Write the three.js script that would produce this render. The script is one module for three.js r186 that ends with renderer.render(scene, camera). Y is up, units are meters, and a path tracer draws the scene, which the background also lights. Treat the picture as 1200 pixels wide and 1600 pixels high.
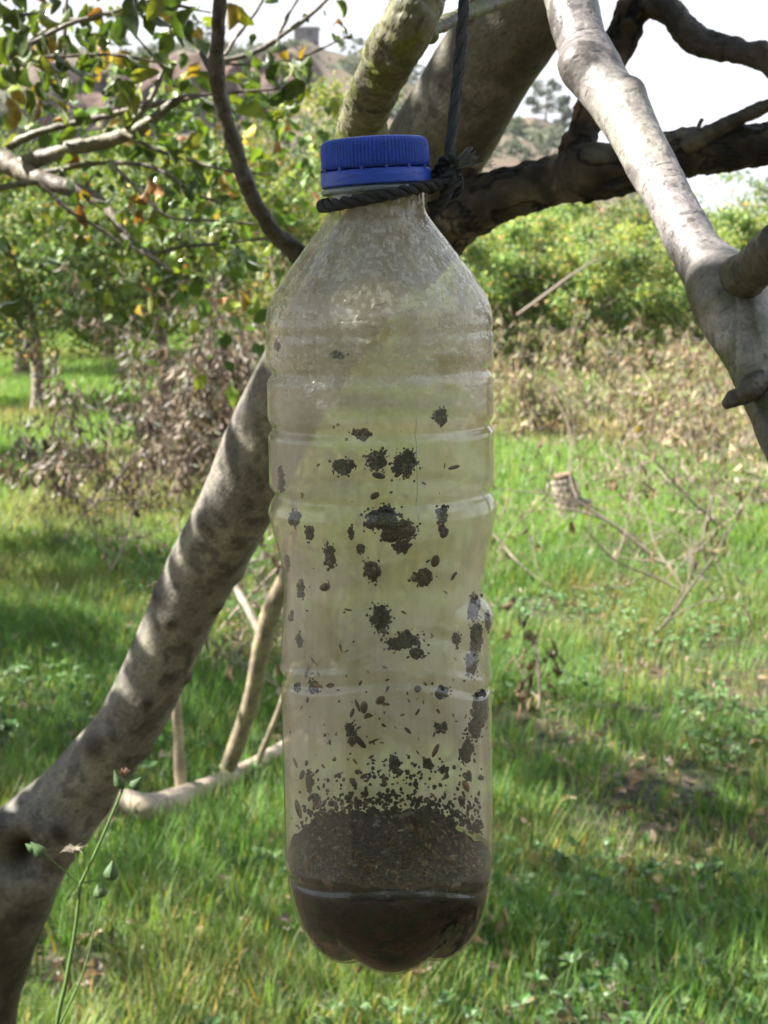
import * as THREE from 'three';
import { mergeGeometries } from 'three/addons/utils/BufferGeometryUtils.js';

// ------------------------------------------------------------------ camera, sky, sun, exposure
const V = (x, y, z) => new THREE.Vector3(x, y, z);
const EYE = V(0, 1.4, 0), PITCH = 7.7 * Math.PI / 180, FOCAL = 2800;   // FOCAL in pixels of the 1600-pixel-high photograph
const scene = new THREE.Scene();
const camera = new THREE.PerspectiveCamera(2 * Math.atan(800 / FOCAL) * 180 / Math.PI, 0.75, 0.02, 3000);
camera.position.copy(EYE);
camera.rotation.x = -PITCH;
camera.focus = 0.5; camera.userData.fStop = 52;
scene.add(camera);
const renderer = new THREE.WebGLRenderer();
renderer.toneMapping = THREE.LinearToneMapping;
renderer.toneMappingExposure = 4.4;
renderer.shadowMap.enabled = true;
const SUN = V(-0.68, 0.72, -0.03).normalize();
const sun = new THREE.DirectionalLight(new THREE.Color(1, 0.96, 0.89), 5);
sun.position.copy(SUN).multiplyScalar(60); sun.castShadow = true;
sun.shadow.camera.left = sun.shadow.camera.bottom = -40; sun.shadow.camera.right = sun.shadow.camera.top = 40; sun.shadow.camera.far = 200;
sun.shadow.mapSize.set(4096, 4096);
scene.add(sun, sun.target);

// ------------------------------------------------------------------ random numbers and noise
function rng(seed) { let a = seed >>> 0; return () => { a = (a + 0x6D2B79F5) | 0; let t = Math.imul(a ^ (a >>> 15), 1 | a); t = (t + Math.imul(t ^ (t >>> 7), 61 | t)) ^ t; return ((t ^ (t >>> 14)) >>> 0) / 4294967296; }; }
function hash(x, y, z) { let h = Math.imul(x, 374761393) ^ Math.imul(y, 668265263) ^ Math.imul(z, 1274126177); h = Math.imul(h ^ (h >>> 13), 1274126177); return ((h ^ (h >>> 16)) >>> 0) / 4294967296; }
const fade = (t) => t * t * (3 - 2 * t), mixf = (a, b, t) => a + (b - a) * t, clamp = (x, a = 0, b = 1) => Math.min(b, Math.max(a, x));
const step = (a, b, x) => fade(clamp((x - a) / (b - a)));
function noise(x, y, z) {                                                  // -1 .. 1
  const i = Math.floor(x), j = Math.floor(y), k = Math.floor(z), u = fade(x - i), v = fade(y - j), w = fade(z - k);
  const a = mixf(mixf(hash(i, j, k), hash(i + 1, j, k), u), mixf(hash(i, j + 1, k), hash(i + 1, j + 1, k), u), v);
  const b = mixf(mixf(hash(i, j, k + 1), hash(i + 1, j, k + 1), u), mixf(hash(i, j + 1, k + 1), hash(i + 1, j + 1, k + 1), u), v);
  return 2 * mixf(a, b, w) - 1;
}
function fbm(x, y, z, n = 4) { let s = 0, a = 0.5; for (let i = 0; i < n; i++) { s += a * noise(x, y, z); x = x * 2 + 17.3; y = y * 2 + 5.1; z = z * 2 + 9.7; a *= 0.5; } return s; }
function tnoise(x, y, px, py, s) {                                         // periodic in px, py cells
  const i = Math.floor(x), j = Math.floor(y), u = fade(x - i), v = fade(y - j), m = (a, n) => ((a % n) + n) % n;
  const h = (a, b) => hash(m(a, px), m(b, py), s);
  return 2 * mixf(mixf(h(i, j), h(i + 1, j), u), mixf(h(i, j + 1), h(i + 1, j + 1), u), v) - 1;
}
function tfbm(u, v, px, py, s, n = 4) { let r = 0, a = 0.5; for (let i = 0; i < n; i++) { r += a * tnoise(u * px, v * py, px, py, s + i); px *= 2; py *= 2; a *= 0.5; } return r; }
function texture(w, h, fn, srgb, rep = [1, 1]) {
  const d = new Uint8Array(w * h * 4);
  for (let j = 0; j < h; j++) for (let i = 0; i < w; i++) { const c = fn((i + 0.5) / w, (j + 0.5) / h), k = 4 * (j * w + i); for (let n = 0; n < 3; n++) d[k + n] = clamp(c[n]) * 255; d[k + 3] = 255; }
  const t = new THREE.DataTexture(d, w, h); t.wrapS = t.wrapT = THREE.RepeatWrapping; t.magFilter = THREE.LinearFilter; t.minFilter = THREE.LinearMipmapLinearFilter; t.generateMipmaps = true;
  if (srgb) t.colorSpace = THREE.SRGBColorSpace;
  t.repeat.set(...rep); t.needsUpdate = true; return t;
}
const grey = (v) => [v, v, v];

// the sky: pale hazy blue, white near the horizon, a few thin clouds
{
  const w = 512, h = 256, d = new Float32Array(w * h * 4);
  for (let j = 0; j < h; j++) for (let i = 0; i < w; i++) {
    const el = ((j + 0.5) / h - 0.5) * Math.PI, az = (i + 0.5) / w * 2 * Math.PI, k = 4 * (j * w + i);
    const x = Math.cos(el) * Math.cos(az), y = Math.sin(el), z = Math.cos(el) * Math.sin(az);
    const up = clamp(y), hz = 1 - step(0.16, 0.72, up);
    const c = clamp(0.5 + 1.1 * fbm(x * 3, y * 6, z * 3, 5)) * 0.35 * step(0.03, 0.3, up);
    const near = Math.pow(clamp(x * SUN.x + y * SUN.y + z * SUN.z), 8) * 0.25;
    const col = [mixf(0.055, 0.265, hz), mixf(0.085, 0.275, hz), mixf(0.15, 0.29, hz)];
    for (let n = 0; n < 3; n++) d[k + n] = y < -0.02 ? [0.06, 0.06, 0.04][n] : mixf(col[n], 0.27, c) + near;
    d[k + 3] = 1;
  }
  const sky = new THREE.DataTexture(d, w, h, THREE.RGBAFormat, THREE.FloatType);
  sky.mapping = THREE.EquirectangularReflectionMapping; sky.magFilter = THREE.LinearFilter; sky.minFilter = THREE.LinearFilter; sky.needsUpdate = true;
  scene.background = sky; scene.environment = sky;
}

// ------------------------------------------------------------------ helpers
const FWD = V(0, -Math.sin(PITCH), -Math.cos(PITCH)), UPV = V(0, Math.cos(PITCH), -Math.sin(PITCH));
function at(px, py, depth) { return EYE.clone().addScaledVector(FWD, depth).add(V((px - 600) / FOCAL * depth, 0, 0)).addScaledVector(UPV, (800 - py) / FOCAL * depth); }
function pixel(p) { const d = p.clone().sub(EYE), t = d.dot(FWD); return [600 + d.x / t * FOCAL, 800 - d.dot(UPV) / t * FOCAL, t]; }
function inFrame(p, m = 40) { const [x, y, t] = pixel(p); return t > 0.02 && x > -m && x < 1200 + m && y > -m && y < 1600 + m; }
function groundH(x, z) { return 0.05 * noise(x * 0.35, 3.3, z * 0.35) + 0.02 * noise(x * 1.3, 7, z * 1.3); }
function onGround(px, py, lift = 0) {                                      // where the ray through that pixel meets the ground
  let d = at(px, py, 1).sub(EYE), t = 1.4 / -d.y, p;
  for (let i = 0; i < 4; i++) { p = EYE.clone().addScaledVector(d, t); t = (1.4 - groundH(p.x, p.z)) / -d.y; }
  p = EYE.clone().addScaledVector(d, t); p.y += lift; return p;
}
const names = new Map();
function numbered(n) { const k = names.get(n) ?? 0; names.set(n, k + 1); return k ? `${n}_${String(k).padStart(3, '0')}` : n; }
function tag(o, label, category, group, kind) { if (label) o.userData.label = label; if (category) o.userData.category = category; if (group) o.userData.group = group; if (kind) o.userData.kind = kind; return o; }
function thing(name, p, label, category, group) { const o = new THREE.Group(); o.name = numbered(name); o.position.copy(p); scene.add(o); return tag(o, label, category, group); }
function mesh(name, geo, mat, parent, kind) {                              // geometry in world coordinates; goes under parent, which is not turned
  const m = new THREE.Mesh(geo, mat); m.name = parent ? name : numbered(name); m.castShadow = m.receiveShadow = true;
  if (parent) m.position.copy(parent.position).negate();
  (parent ?? scene).add(m); if (kind) m.userData.kind = kind; return m;
}
const M4 = THREE.Matrix4, Q = THREE.Quaternion;
function pose(p, dir, nor, s) {                                            // y along dir, z towards nor
  const y = dir.clone().normalize(), x = new THREE.Vector3().crossVectors(y, nor).normalize(), z = new THREE.Vector3().crossVectors(x, y);
  const sc = typeof s === 'number' ? [s, s, s] : s;
  return new M4().makeBasis(x, y, z).scale(V(...sc)).setPosition(p);
}
function instances(name, geo, mat, list, parent) {                         // list of [matrix, colour]
  const m = new THREE.InstancedMesh(geo, mat, list.length); m.name = parent ? name : numbered(name); m.castShadow = m.receiveShadow = true;
  list.forEach(([x, c], i) => { m.setMatrixAt(i, x); m.setColorAt(i, c); });
  if (parent) m.position.copy(parent.position).negate();
  m.userData.kind = 'stuff'; (parent ?? scene).add(m); return m;
}
const rgb = (r, g, b) => new THREE.Color().setRGB(r, g, b);
function gridGeo(nu, nv, fn, wrap) {                                       // fn(i/nu, j/nv) -> [pos, uv, colour]; (nu+1)x(nv+1) points
  const pos = [], uv = [], col = [], idx = [];
  for (let j = 0; j <= nv; j++) for (let i = 0; i <= nu; i++) { const [p, t, c] = fn(i / nu, j / nv, i, j); pos.push(p.x, p.y, p.z); uv.push(...(t ?? [i / nu, j / nv])); if (c) col.push(...c); }
  for (let j = 0; j < nv; j++) for (let i = 0; i < nu; i++) { const a = j * (nu + 1) + i, b = a + 1, c = a + nu + 1, d = c + 1; idx.push(a, b, d, a, d, c); }
  const g = new THREE.BufferGeometry();
  g.setAttribute('position', new THREE.Float32BufferAttribute(pos, 3)); g.setAttribute('uv', new THREE.Float32BufferAttribute(uv, 2));
  if (col.length) g.setAttribute('color', new THREE.Float32BufferAttribute(col, 3));
  g.setIndex(idx); g.computeVertexNormals();
  if (wrap) { const n = g.attributes.normal; for (let j = 0; j <= nv; j++) { const a = j * (nu + 1), b = a + nu, v = V(n.getX(a) + n.getX(b), n.getY(a) + n.getY(b), n.getZ(a) + n.getZ(b)).normalize(); n.setXYZ(a, v.x, v.y, v.z); n.setXYZ(b, v.x, v.y, v.z); } }
  return g;
}
// a branch through points [{p, r}], with bumps, knots, rounded ends
function tube(pts, o = {}) {
  const n = pts.length, curve = new THREE.CatmullRomCurve3(pts.map((k) => k.p), false, 'centripetal');
  const rad = (t) => { const f = clamp(t) * (n - 1), i = Math.min(n - 2, Math.floor(f)); return mixf(pts[i].r, pts[i + 1].r, fade(f - i) * 0.5 + (f - i) * 0.5); };
  let len = 0, rm = 0; for (let i = 1; i < n; i++) len += pts[i].p.distanceTo(pts[i - 1].p); for (const k of pts) rm = Math.max(rm, k.r);
  const cell = o.cell ?? rm * 0.35, nv = Math.max(2, Math.ceil(len / cell)), nu = o.nu ?? Math.max(5, Math.min(96, Math.ceil(2 * Math.PI * rm / cell)));
  const cen = [], tan = []; for (let j = 0; j <= nv; j++) { cen.push(curve.getPoint(j / nv)); tan.push(curve.getTangent(j / nv)); }
  let ref = Math.abs(tan[0].z) < 0.9 ? V(0, 0, -1) : V(0, 1, 0), nrm = [], at_ = [0];
  for (let j = 0; j <= nv; j++) { ref = ref.clone().addScaledVector(tan[j], -ref.dot(tan[j])).normalize(); nrm.push(ref); if (j) at_.push(at_[j - 1] + cen[j].distanceTo(cen[j - 1])); }
  const caps = 3, rows = nv + 2 * caps, lump = o.lump ?? 0.05, fine = o.fine ?? 0, freq = o.freq ?? 0.5 / rm;
  return gridGeo(nu, rows, (u, _, i, jj) => {
    let j = clamp(jj - caps, 0, nv), k = 1, push = 0;
    if (jj < caps) { const a = (jj / caps) * Math.PI / 2; k = Math.sin(a); push = -Math.cos(a) * 0.35; } else if (jj > nv + caps) { const a = ((jj - nv - caps) / caps) * Math.PI / 2; k = Math.cos(a); push = Math.sin(a) * (o.tip ?? 0.35); }
    const c = cen[j], bi = new THREE.Vector3().crossVectors(tan[j], nrm[j]), a = u * 2 * Math.PI, r0 = rad(j / nv);
    const dir = nrm[j].clone().multiplyScalar(Math.cos(a)).addScaledVector(bi, Math.sin(a));
    const base = c.clone().addScaledVector(dir, r0);
    const q = i === nu ? c.clone().addScaledVector(nrm[j], r0) : base;
    let r = r0 * (1 + 2 * lump * fbm(q.x * freq, q.y * freq, q.z * freq, 3)) + (fine ? fine * fbm(q.x * 160, q.y * 160, q.z * 160, 3) : 0);
    let kn = 0; for (const K of o.knots ?? []) { const d = q.distanceTo(K.p) / K.s; if (d < 3) { const e = Math.exp(-d * d); r += K.h * e; kn = Math.max(kn, K.dark ? K.dark * Math.exp(-d * d * (K.tight ?? 2)) : 0); } }
    const p = c.clone().addScaledVector(dir, r * k).addScaledVector(tan[j], push * r0);
    return [p, [u * 2 * Math.PI * rm, at_[j]], o.col ? o.col(p, dir, j / nv, kn) : [1, 1, 1]];
  }, true);
}
// path from pixels: [px, py, depth, width in pixels]
const path = (list) => list.map(([x, y, d, w]) => ({ p: at(x, y, d), r: w / 2 / FOCAL * d }));

// ------------------------------------------------------------------ materials
const barkMap = texture(512, 512, (u, v) => {
  const big = tfbm(u, v, 5, 5, 1, 4), fine = tfbm(u, v, 40, 40, 9, 3), band = tfbm(u, v, 6, 40, 21, 3);
  const spot = step(0.34, 0.46, tfbm(u, v, 26, 60, 33, 2));
  const g = clamp(0.82 + 0.22 * big + 0.14 * fine + 0.16 * tfbm(u, v, 130, 130, 17, 2) + 0.10 * band - 0.2 * spot);
  return [g, g * (0.985 + 0.02 * big), g * (0.95 - 0.05 * big)];
}, true, [8, 8]);
const barkBump = texture(512, 512, (u, v) => grey(0.55 + 0.30 * tfbm(u, v, 10, 24, 4, 4) + 0.35 * tfbm(u, v, 60, 60, 12, 3) - 0.3 * step(0.30, 0.42, tfbm(u, v, 26, 60, 33, 2))), false, [8, 8]);
const roughMap = texture(512, 512, (u, v) => { const a = tfbm(u, v, 8, 14, 61, 5), cr = Math.abs(tfbm(u, v, 9, 5, 71, 4)); const g = clamp(0.72 + 0.5 * a - 0.5 * step(0.09, 0.0, cr)); return [g, g * 0.97, g * 0.92]; }, true, [6, 6]);
const roughBump = texture(512, 512, (u, v) => grey(0.6 + 0.4 * tfbm(u, v, 12, 18, 61, 5) - 0.5 * step(0.12, 0.0, Math.abs(tfbm(u, v, 9, 5, 71, 4)))), false, [6, 6]);
const mat = (o) => new THREE.MeshStandardMaterial(o);
const MB = {
  bark: mat({ map: barkMap, bumpMap: barkBump, bumpScale: 0.0007, roughness: 0.55, vertexColors: true }),
  sheen: mat({ map: barkMap, bumpMap: barkBump, bumpScale: 0.00045, roughness: 0.44, vertexColors: true }),
  rough: mat({ map: roughMap, bumpMap: roughBump, bumpScale: 0.0022, roughness: 0.85, vertexColors: true }),
  twig: mat({ color: rgb(0.12, 0.095, 0.075), roughness: 0.75 }),
  dead: mat({ color: rgb(0.27, 0.21, 0.165), roughness: 0.8 }),
  deadDark: mat({ color: rgb(0.13, 0.10, 0.08), roughness: 0.85 }),
};
const leafVein = texture(256, 256, (u, v) => {
  const x = Math.abs(u - 0.5) * 2, rib = step(0.05, 0.0, x), side = step(0.75, 1, Math.sin((v - x * 0.35) * 46)) * step(0.0, 0.1, x);
  const m = 0.80 + 0.2 * tfbm(u, v, 6, 6, 5, 4) - 0.18 * step(0.25, 0.45, tfbm(u, v, 14, 14, 15, 3));
  return [clamp(m + 0.16 * rib + 0.05 * side), clamp(m + 0.12 * rib + 0.04 * side), clamp(m * 0.9 + 0.1 * rib)];
}, true);
const leafMat = (r, g, b, t = 0.5, coat = 0.8) => new THREE.MeshPhysicalMaterial({ color: rgb(r, g, b), map: leafVein, roughness: 1, transmission: t, thickness: 0, clearcoat: coat, clearcoatRoughness: 0.22, ior: 1.5 });
const LEAF = [leafMat(0.13, 0.215, 0.02), leafMat(0.085, 0.155, 0.018), leafMat(0.19, 0.28, 0.022), leafMat(0.30, 0.34, 0.025), leafMat(0.48, 0.33, 0.03), leafMat(0.40, 0.19, 0.04, 0.4, 0.2), leafMat(0.10, 0.175, 0.022), leafMat(0.155, 0.245, 0.02)];
const DRY = [leafMat(0.27, 0.18, 0.09, 0.3, 0.05), leafMat(0.36, 0.26, 0.145, 0.3, 0.05), leafMat(0.17, 0.10, 0.055, 0.25, 0.05), leafMat(0.11, 0.07, 0.042, 0.2, 0.0), leafMat(0.34, 0.28, 0.09, 0.35, 0.05)];
const foliage = new THREE.MeshPhysicalMaterial({ color: rgb(1, 1, 1), roughness: 1, transmission: 0.45, thickness: 0, clearcoat: 0.45, clearcoatRoughness: 0.3 });
const grassMat = new THREE.MeshPhysicalMaterial({ color: rgb(1, 1, 1), roughness: 1, transmission: 0.5, thickness: 0, clearcoat: 0.25, clearcoatRoughness: 0.3, vertexColors: true });

// a leaf along +y, facing +z, length 1
function leafGeo(w, fold, curl, o = {}) {
  const rows = o.rows ?? 6, half = o.half ?? 2, tw = o.twist ?? 0, wave = o.wave ?? 0;
  const shape = (t) => Math.pow(Math.sin(Math.PI * Math.pow(t, o.skew ?? 0.75)), o.pow ?? 0.8) * (1 - 0.25 * t);
  return gridGeo(half * 2, rows, (u, v) => {
    const s = (u - 0.5) * 2, t = v, hw = Math.max(0.004, w / 2 * shape(clamp(t * 0.98 + 0.01)));
    const ang = curl * t, y0 = curl ? Math.sin(ang) / curl : t, z0 = curl ? -(1 - Math.cos(ang)) / curl : 0;
    const f = fold * Math.abs(s), x = s * hw * Math.cos(f), lift = Math.abs(s) * hw * Math.sin(f) + wave * Math.sin(t * 9 + s * 2) * Math.abs(s) * hw;
    const c = Math.cos(tw * t), sn = Math.sin(tw * t);
    return [V(x * c - lift * sn, 0.12 + y0 + lift * Math.sin(ang), z0 + (x * sn + lift * c) * Math.cos(ang)), [0.5 + s * 0.48, t]];
  });
}
function withStalk(g, r = 0.012) { const s = new THREE.CylinderGeometry(r, r * 1.3, 0.15, 4, 1, true); s.translate(0, 0.065, 0); return mergeGeometries([g, s]); }
const LEAFG = [leafGeo(0.78, 0.45, 0.7, { wave: 0.2 }), leafGeo(0.85, 0.7, 1.2, { wave: 0.25 }), leafGeo(0.72, 0.25, 0.4, { wave: 0.3, twist: 0.4 }), leafGeo(0.8, 0.9, 1.7, { twist: -0.5 }), leafGeo(0.75, 0.6, -0.6, { wave: 0.2 })].map((g) => withStalk(g));
const LEAFLO = [leafGeo(0.75, 0.5, 0.8, { rows: 3, half: 1 }), leafGeo(0.8, 0.8, 1.4, { rows: 3, half: 1 })];
const DRYG = [leafGeo(0.36, 1.0, 0.7, { twist: 0.9, wave: 0.4 }), leafGeo(0.32, 0.9, -0.6, { twist: -0.8, wave: 0.5 }), leafGeo(0.42, 1.2, 1.2, { twist: 0.4, wave: 0.4 }), leafGeo(0.55, 0.5, 0.9, { wave: 0.6 })].map((g) => withStalk(g));
const DRYLO = leafGeo(0.36, 1.0, 0.8, { rows: 3, half: 1, twist: 0.6 });
const LITTER = leafGeo(0.55, 0.7, 1.0, { rows: 5, half: 2, wave: 0.7, twist: 0.5 });
const unit = (R) => { const z = 2 * R() - 1, a = 2 * Math.PI * R(), s = Math.sqrt(1 - z * z); return V(s * Math.cos(a), z, s * Math.sin(a)); };
const gauss = (R) => (R() + R() + R() - 1.5) * 1.15;

// ------------------------------------------------------------------ ground, hills
const soil = texture(1024, 1024, (u, v) => {
  const a = tfbm(u, v, 6, 6, 101, 6), b = tfbm(u, v, 60, 60, 111, 3), c = step(0.0, 0.35, tfbm(u, v, 11, 11, 121, 5));
  const m = 0.75 + 0.5 * b + 0.3 * a; return [mixf(0.29, 0.22, c) * m, mixf(0.225, 0.25, c) * m, mixf(0.14, 0.10, c) * m];
}, true, [0.5, 0.5]);
{
  // one sheet to the horizon: fine near the camera, coarse far away
  const ring = (v) => -Math.pow(v, 2.2) * 900 + 6;
  const g = gridGeo(140, 200, (u, v) => { const z = ring(v), s = (u - 0.5) * 2, x = Math.sign(s) * Math.pow(Math.abs(s), 2.2) * 700 + s * 4; return [V(x, groundH(x, z) * (z > -80 ? 1 : 0), z), [x, z]]; });
  const n = g.attributes.normal; if (n.getY(5000) < 0) { g.index.array.reverse(); g.computeVertexNormals(); }
  tag(mesh('ground', g, mat({ map: soil, roughness: 0.95 })), 'grassy orchard ground with bare soil between the blades', 'ground', null, 'structure');
}
const RIDGE = [[-900, 120], [-300, 75], [0, 98], [90, 88], [150, 92], [330, 90], [420, 86], [480, 84], [540, 102], [600, 118], [660, 138], [700, 150], [760, 170], [860, 200], [930, 250], [1000, 308], [1100, 345], [1300, 372], [2200, 392]];
function ridgePx(px) { let i = 0; while (i < RIDGE.length - 2 && px > RIDGE[i + 1][0]) i++; const [a, b] = [RIDGE[i], RIDGE[i + 1]]; return mixf(a[1], b[1], clamp((px - a[0]) / (b[0] - a[0]))); }
const HILL_Z = 250;
function hill(x, s) {                                                      // s 0 at the foot, 1 at the ridge, beyond 1 behind it
  const px = 600 + x / HILL_Z * FOCAL, top = 1.4 + HILL_Z * (421 - ridgePx(px)) / FOCAL * 1.01 + 0.9 * noise(x * 0.12, 1, 0) + 0.4 * noise(x * 0.5, 4, 0);
  const cliff = step(-260, -10, x) * 0 + clamp(step(100, 170, px) * (1 - step(470, 520, px)) + 0.6 * step(880, 930, px) * (1 - step(1000, 1050, px)) + 0.4 * noise(x * 0.06, 8, 2) - 0.1);
  const wob = 0.06 * noise(x * 0.045, 2, 1) + 0.03 * noise(x * 0.15, 5, 1);
  const c0 = 0.42 + wob, c1 = 0.80 + wob;
  const t = s <= 1 ? s : 1 - (s - 1) * 0.8;
  const gentle = Math.pow(t, 1.15), stepped = t < c0 ? t * 0.28 / c0 : t < c1 ? mixf(0.28, 0.84, (t - c0) / (c1 - c0)) : mixf(0.84, 1, (t - c1) / (1 - c1));
  const y = top * mixf(gentle, stepped, cliff);
  const zf = t < c0 ? mixf(0, 0.72, t / c0) : t < c1 ? mixf(0.72, 0.78, (t - c0) / (c1 - c0)) : mixf(0.78, 1, (t - c1) / (1 - c1));
  const depth = (s <= 1 ? mixf(t, zf, cliff) : 1 + (s - 1) * 0.7) * (HILL_Z - 110) + 110;
  const steep = cliff * (t > c0 && t < c1 ? 1 : 0);
  const rough = (0.5 + 2.2 * steep) * fbm(x * 0.16, s * 9, 3, 4);
  const crag = steep * (2.6 * Math.abs(noise(x * 0.22, s * 3, 5)) + 1.5 * fbm(x * 0.6, s * 30, 15, 4));
  return [V(x, Math.max(-0.3, y + 0.6 * fbm(x * 0.2, s * 12, 7, 3) * Math.min(1, t * 4)) - 0.2, -depth + rough * 2 + crag), steep];
}
{
  const R = rng(5), x0 = -190, x1 = 260;
  const g = gridGeo(420, 150, (u, v) => {
    const x = mixf(x0, x1, u), s = v * 1.3, [p, st] = hill(x, s);
    const n = fbm(x * 0.12, s * 10, 1, 5), n2 = fbm(x * 0.7, s * 40, 6, 3);
    const green = clamp(step(-0.05, 0.25, n) * (1 - st)), red = 0.5 + 0.5 * noise(x * 0.1, s * 12, 20);
    const dry = [0.10, 0.073, 0.043], scrub = [0.07, 0.078, 0.034], rock = [mixf(0.095, 0.065, red), mixf(0.05, 0.045, red), mixf(0.036, 0.04, red)];
    return [p, [x, s * 100], [0, 1, 2].map((k) => mixf(mixf(dry[k], scrub[k], green), rock[k] * (0.85 + 0.5 * noise(x * 0.35, s * 14, 2) + 0.35 * noise(x * 1.3, s * 18, 22)), st) * (1 + 0.5 * n2))];
  });
  tag(mesh('hills', g, mat({ vertexColors: true, roughness: 0.95, side: THREE.DoubleSide })), 'dry hillside with reddish cliffs and scattered scrub behind the orchard', 'hill', null, 'structure');
  // scrub that covers the slopes
  const clump = mergeGeometries(Array.from({ length: 70 }, () => { const q = LEAFLO[0].clone(), d = unit(R); d.y = Math.abs(d.y) * 0.9; return q.applyMatrix4(pose(d.clone().multiplyScalar(0.35 + 0.6 * R()), unit(R), unit(R), 0.32 + 0.2 * R())); }));
  const list = [];
  for (let i = 0; i < 11000; i++) {
    const x = mixf(-110, 140, R()), s = R() * 1.02, [p, st] = hill(x, s), k = 0.35 + 1.4 * R() * R();
    if (st > 0.3 && R() < 0.93) continue;
    if (fbm(x * 0.12, s * 10, 1, 5) < 0.3 * R() - 0.2) continue;
    const w = 0.7 + 0.5 * R(); list.push([new M4().makeRotationY(R() * 6).scale(V(k * w, k, k * w)).setPosition(p), rgb(0.085 * w, 0.105 * w, 0.045 * w)]);
  }
  tag(instances('scrub', clump, foliage, list), 'grey green scrub dotted over the dry hillside', 'scrub');
  globalThis.clumpGeo = clump;
}

// ------------------------------------------------------------------ branching wood for trees, brush and dead boughs
function grow(R, p, d, len, r, depth, out, o) {                            // out.wood: geometries by level, out.tips: [point, direction]
  const n = 4, pts = [{ p: p.clone(), r }]; let q = p.clone(), e = d.clone();
  for (let i = 1; i <= n; i++) { e.addScaledVector(unit(R), o.bend ?? 0.28).addScaledVector(V(0, 1, 0), o.rise ?? 0.05).normalize(); q = q.clone().addScaledVector(e, len / n); if (o.floor !== undefined) q.y = Math.max(q.y, o.floor); pts.push({ p: q.clone(), r: r * (1 - 0.55 * i / n) }); }
  (out.wood[depth] ??= []).push(tube(pts, { cell: Math.max(r * 1.6, len / 10), nu: depth ? 5 : 8, lump: 0.1 }));
  for (let i = depth ? 1 : 2; i <= n; i++) out.tips.push([pts[i].p, e.clone(), depth]);
  if (depth >= o.levels) return;
  const kids = o.kids ?? 4;
  for (let i = 0; i < kids; i++) {
    const k = 1 + Math.floor(R() * n), side = unit(R).addScaledVector(e, -0.4);
    grow(R, pts[k].p, e.clone().multiplyScalar(0.75).addScaledVector(side, 0.75).normalize(), len * (0.45 + 0.35 * R()), pts[k].r * 0.62, depth + 1, out, o);
  }
}
// orchard tree at a distance: trunk, limbs, a crown of separate leaves in clumps
const GREEN = [[0.085, 0.165, 0.016], [0.058, 0.12, 0.014], [0.13, 0.21, 0.016], [0.20, 0.26, 0.02], [0.40, 0.28, 0.05], [0.33, 0.16, 0.05]];
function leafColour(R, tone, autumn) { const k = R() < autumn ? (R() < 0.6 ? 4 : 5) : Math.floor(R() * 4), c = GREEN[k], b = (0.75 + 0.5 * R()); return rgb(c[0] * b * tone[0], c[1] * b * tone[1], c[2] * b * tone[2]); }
function orchardTree(seed, base, o, label) {
  const R = rng(seed), t = thing(o.name ?? 'orchard_tree', base, label, o.category ?? 'tree', o.group ?? 'orchard trees in the middle distance');
  const h = o.h, w = o.w, fork = base.clone().add(V(0.1 * gauss(R), h * (o.fork ?? 0.28), 0.1 * gauss(R)));
  const col = () => [0.42, 0.36, 0.30];
  mesh('trunk', tube([{ p: base.clone().add(V(0, -0.1, 0)), r: o.r * 1.25 }, { p: base.clone().lerp(fork, 0.5).add(V(0.04, 0, 0)), r: o.r }, { p: fork, r: o.r * 0.9 }], { cell: o.r * 0.5, lump: 0.12, col }), MB.rough, t);
  const list = [], clumps = [];
  for (let i = 0; i < o.clumps; i++) {
    const d = unit(R), k = Math.pow(R(), 0.4), c = base.clone().add(V(d.x * w * 0.5 * k, h * (o.low ?? 0.62) + d.y * h * (1 - (o.low ?? 0.62)) * k, d.z * w * 0.5 * k)); clumps.push(c);
  }
  const limbs = [];
  for (let i = 0; i < 6; i++) {
    const c = clumps[Math.floor(R() * clumps.length)], m = fork.clone().lerp(c, 0.5).add(V(0.1 * gauss(R), 0.12, 0.1 * gauss(R)));
    limbs.push(tube([{ p: fork.clone(), r: o.r * 0.6 }, { p: m, r: o.r * 0.38 }, { p: c, r: o.r * 0.16 }], { cell: o.r, nu: 7, col }));
    for (let k = 0; k < 4; k++) { const e = clumps[Math.floor(R() * clumps.length)]; if (e.distanceTo(m) < w * 0.5) limbs.push(tube([{ p: m, r: o.r * 0.22 }, { p: m.clone().lerp(e, 0.5).add(unit(R).multiplyScalar(0.08)), r: o.r * 0.15 }, { p: e, r: o.r * 0.07 }], { cell: o.r, nu: 5, col })); }
  }
  mesh('limb', mergeGeometries(limbs), MB.rough, t, 'stuff');
  for (const c of clumps) {
    const cr = (o.clumpR ?? 0.3) * (0.6 + 0.8 * R()), tv = 0.65 + 0.7 * R(), tone = [tv * (0.9 + 0.3 * R()), tv, 0.9 * tv]; if (o.tone) for (let k = 0; k < 3; k++) tone[k] *= o.tone[k];
    const dn = Math.round(1.5 * o.leaves / o.clumps * (0.5 + R()));
    for (let i = 0; i < dn; i++) {
      const p = c.clone().add(V(gauss(R) * cr, gauss(R) * cr * 0.8, gauss(R) * cr)); if (p.y < base.y + 0.05) continue;
      list.push([pose(p, unit(R).add(V(0, -0.55, 0)), unit(R).add(V(0, 0.7, 0)), (o.leaf ?? 0.055) * (0.6 + 0.7 * R())), leafColour(R, tone, o.autumn ?? 0.05)]);
    }
  }
  instances('crown', LEAFLO[seed % 2], foliage, list, t);
  return t;
}

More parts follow.
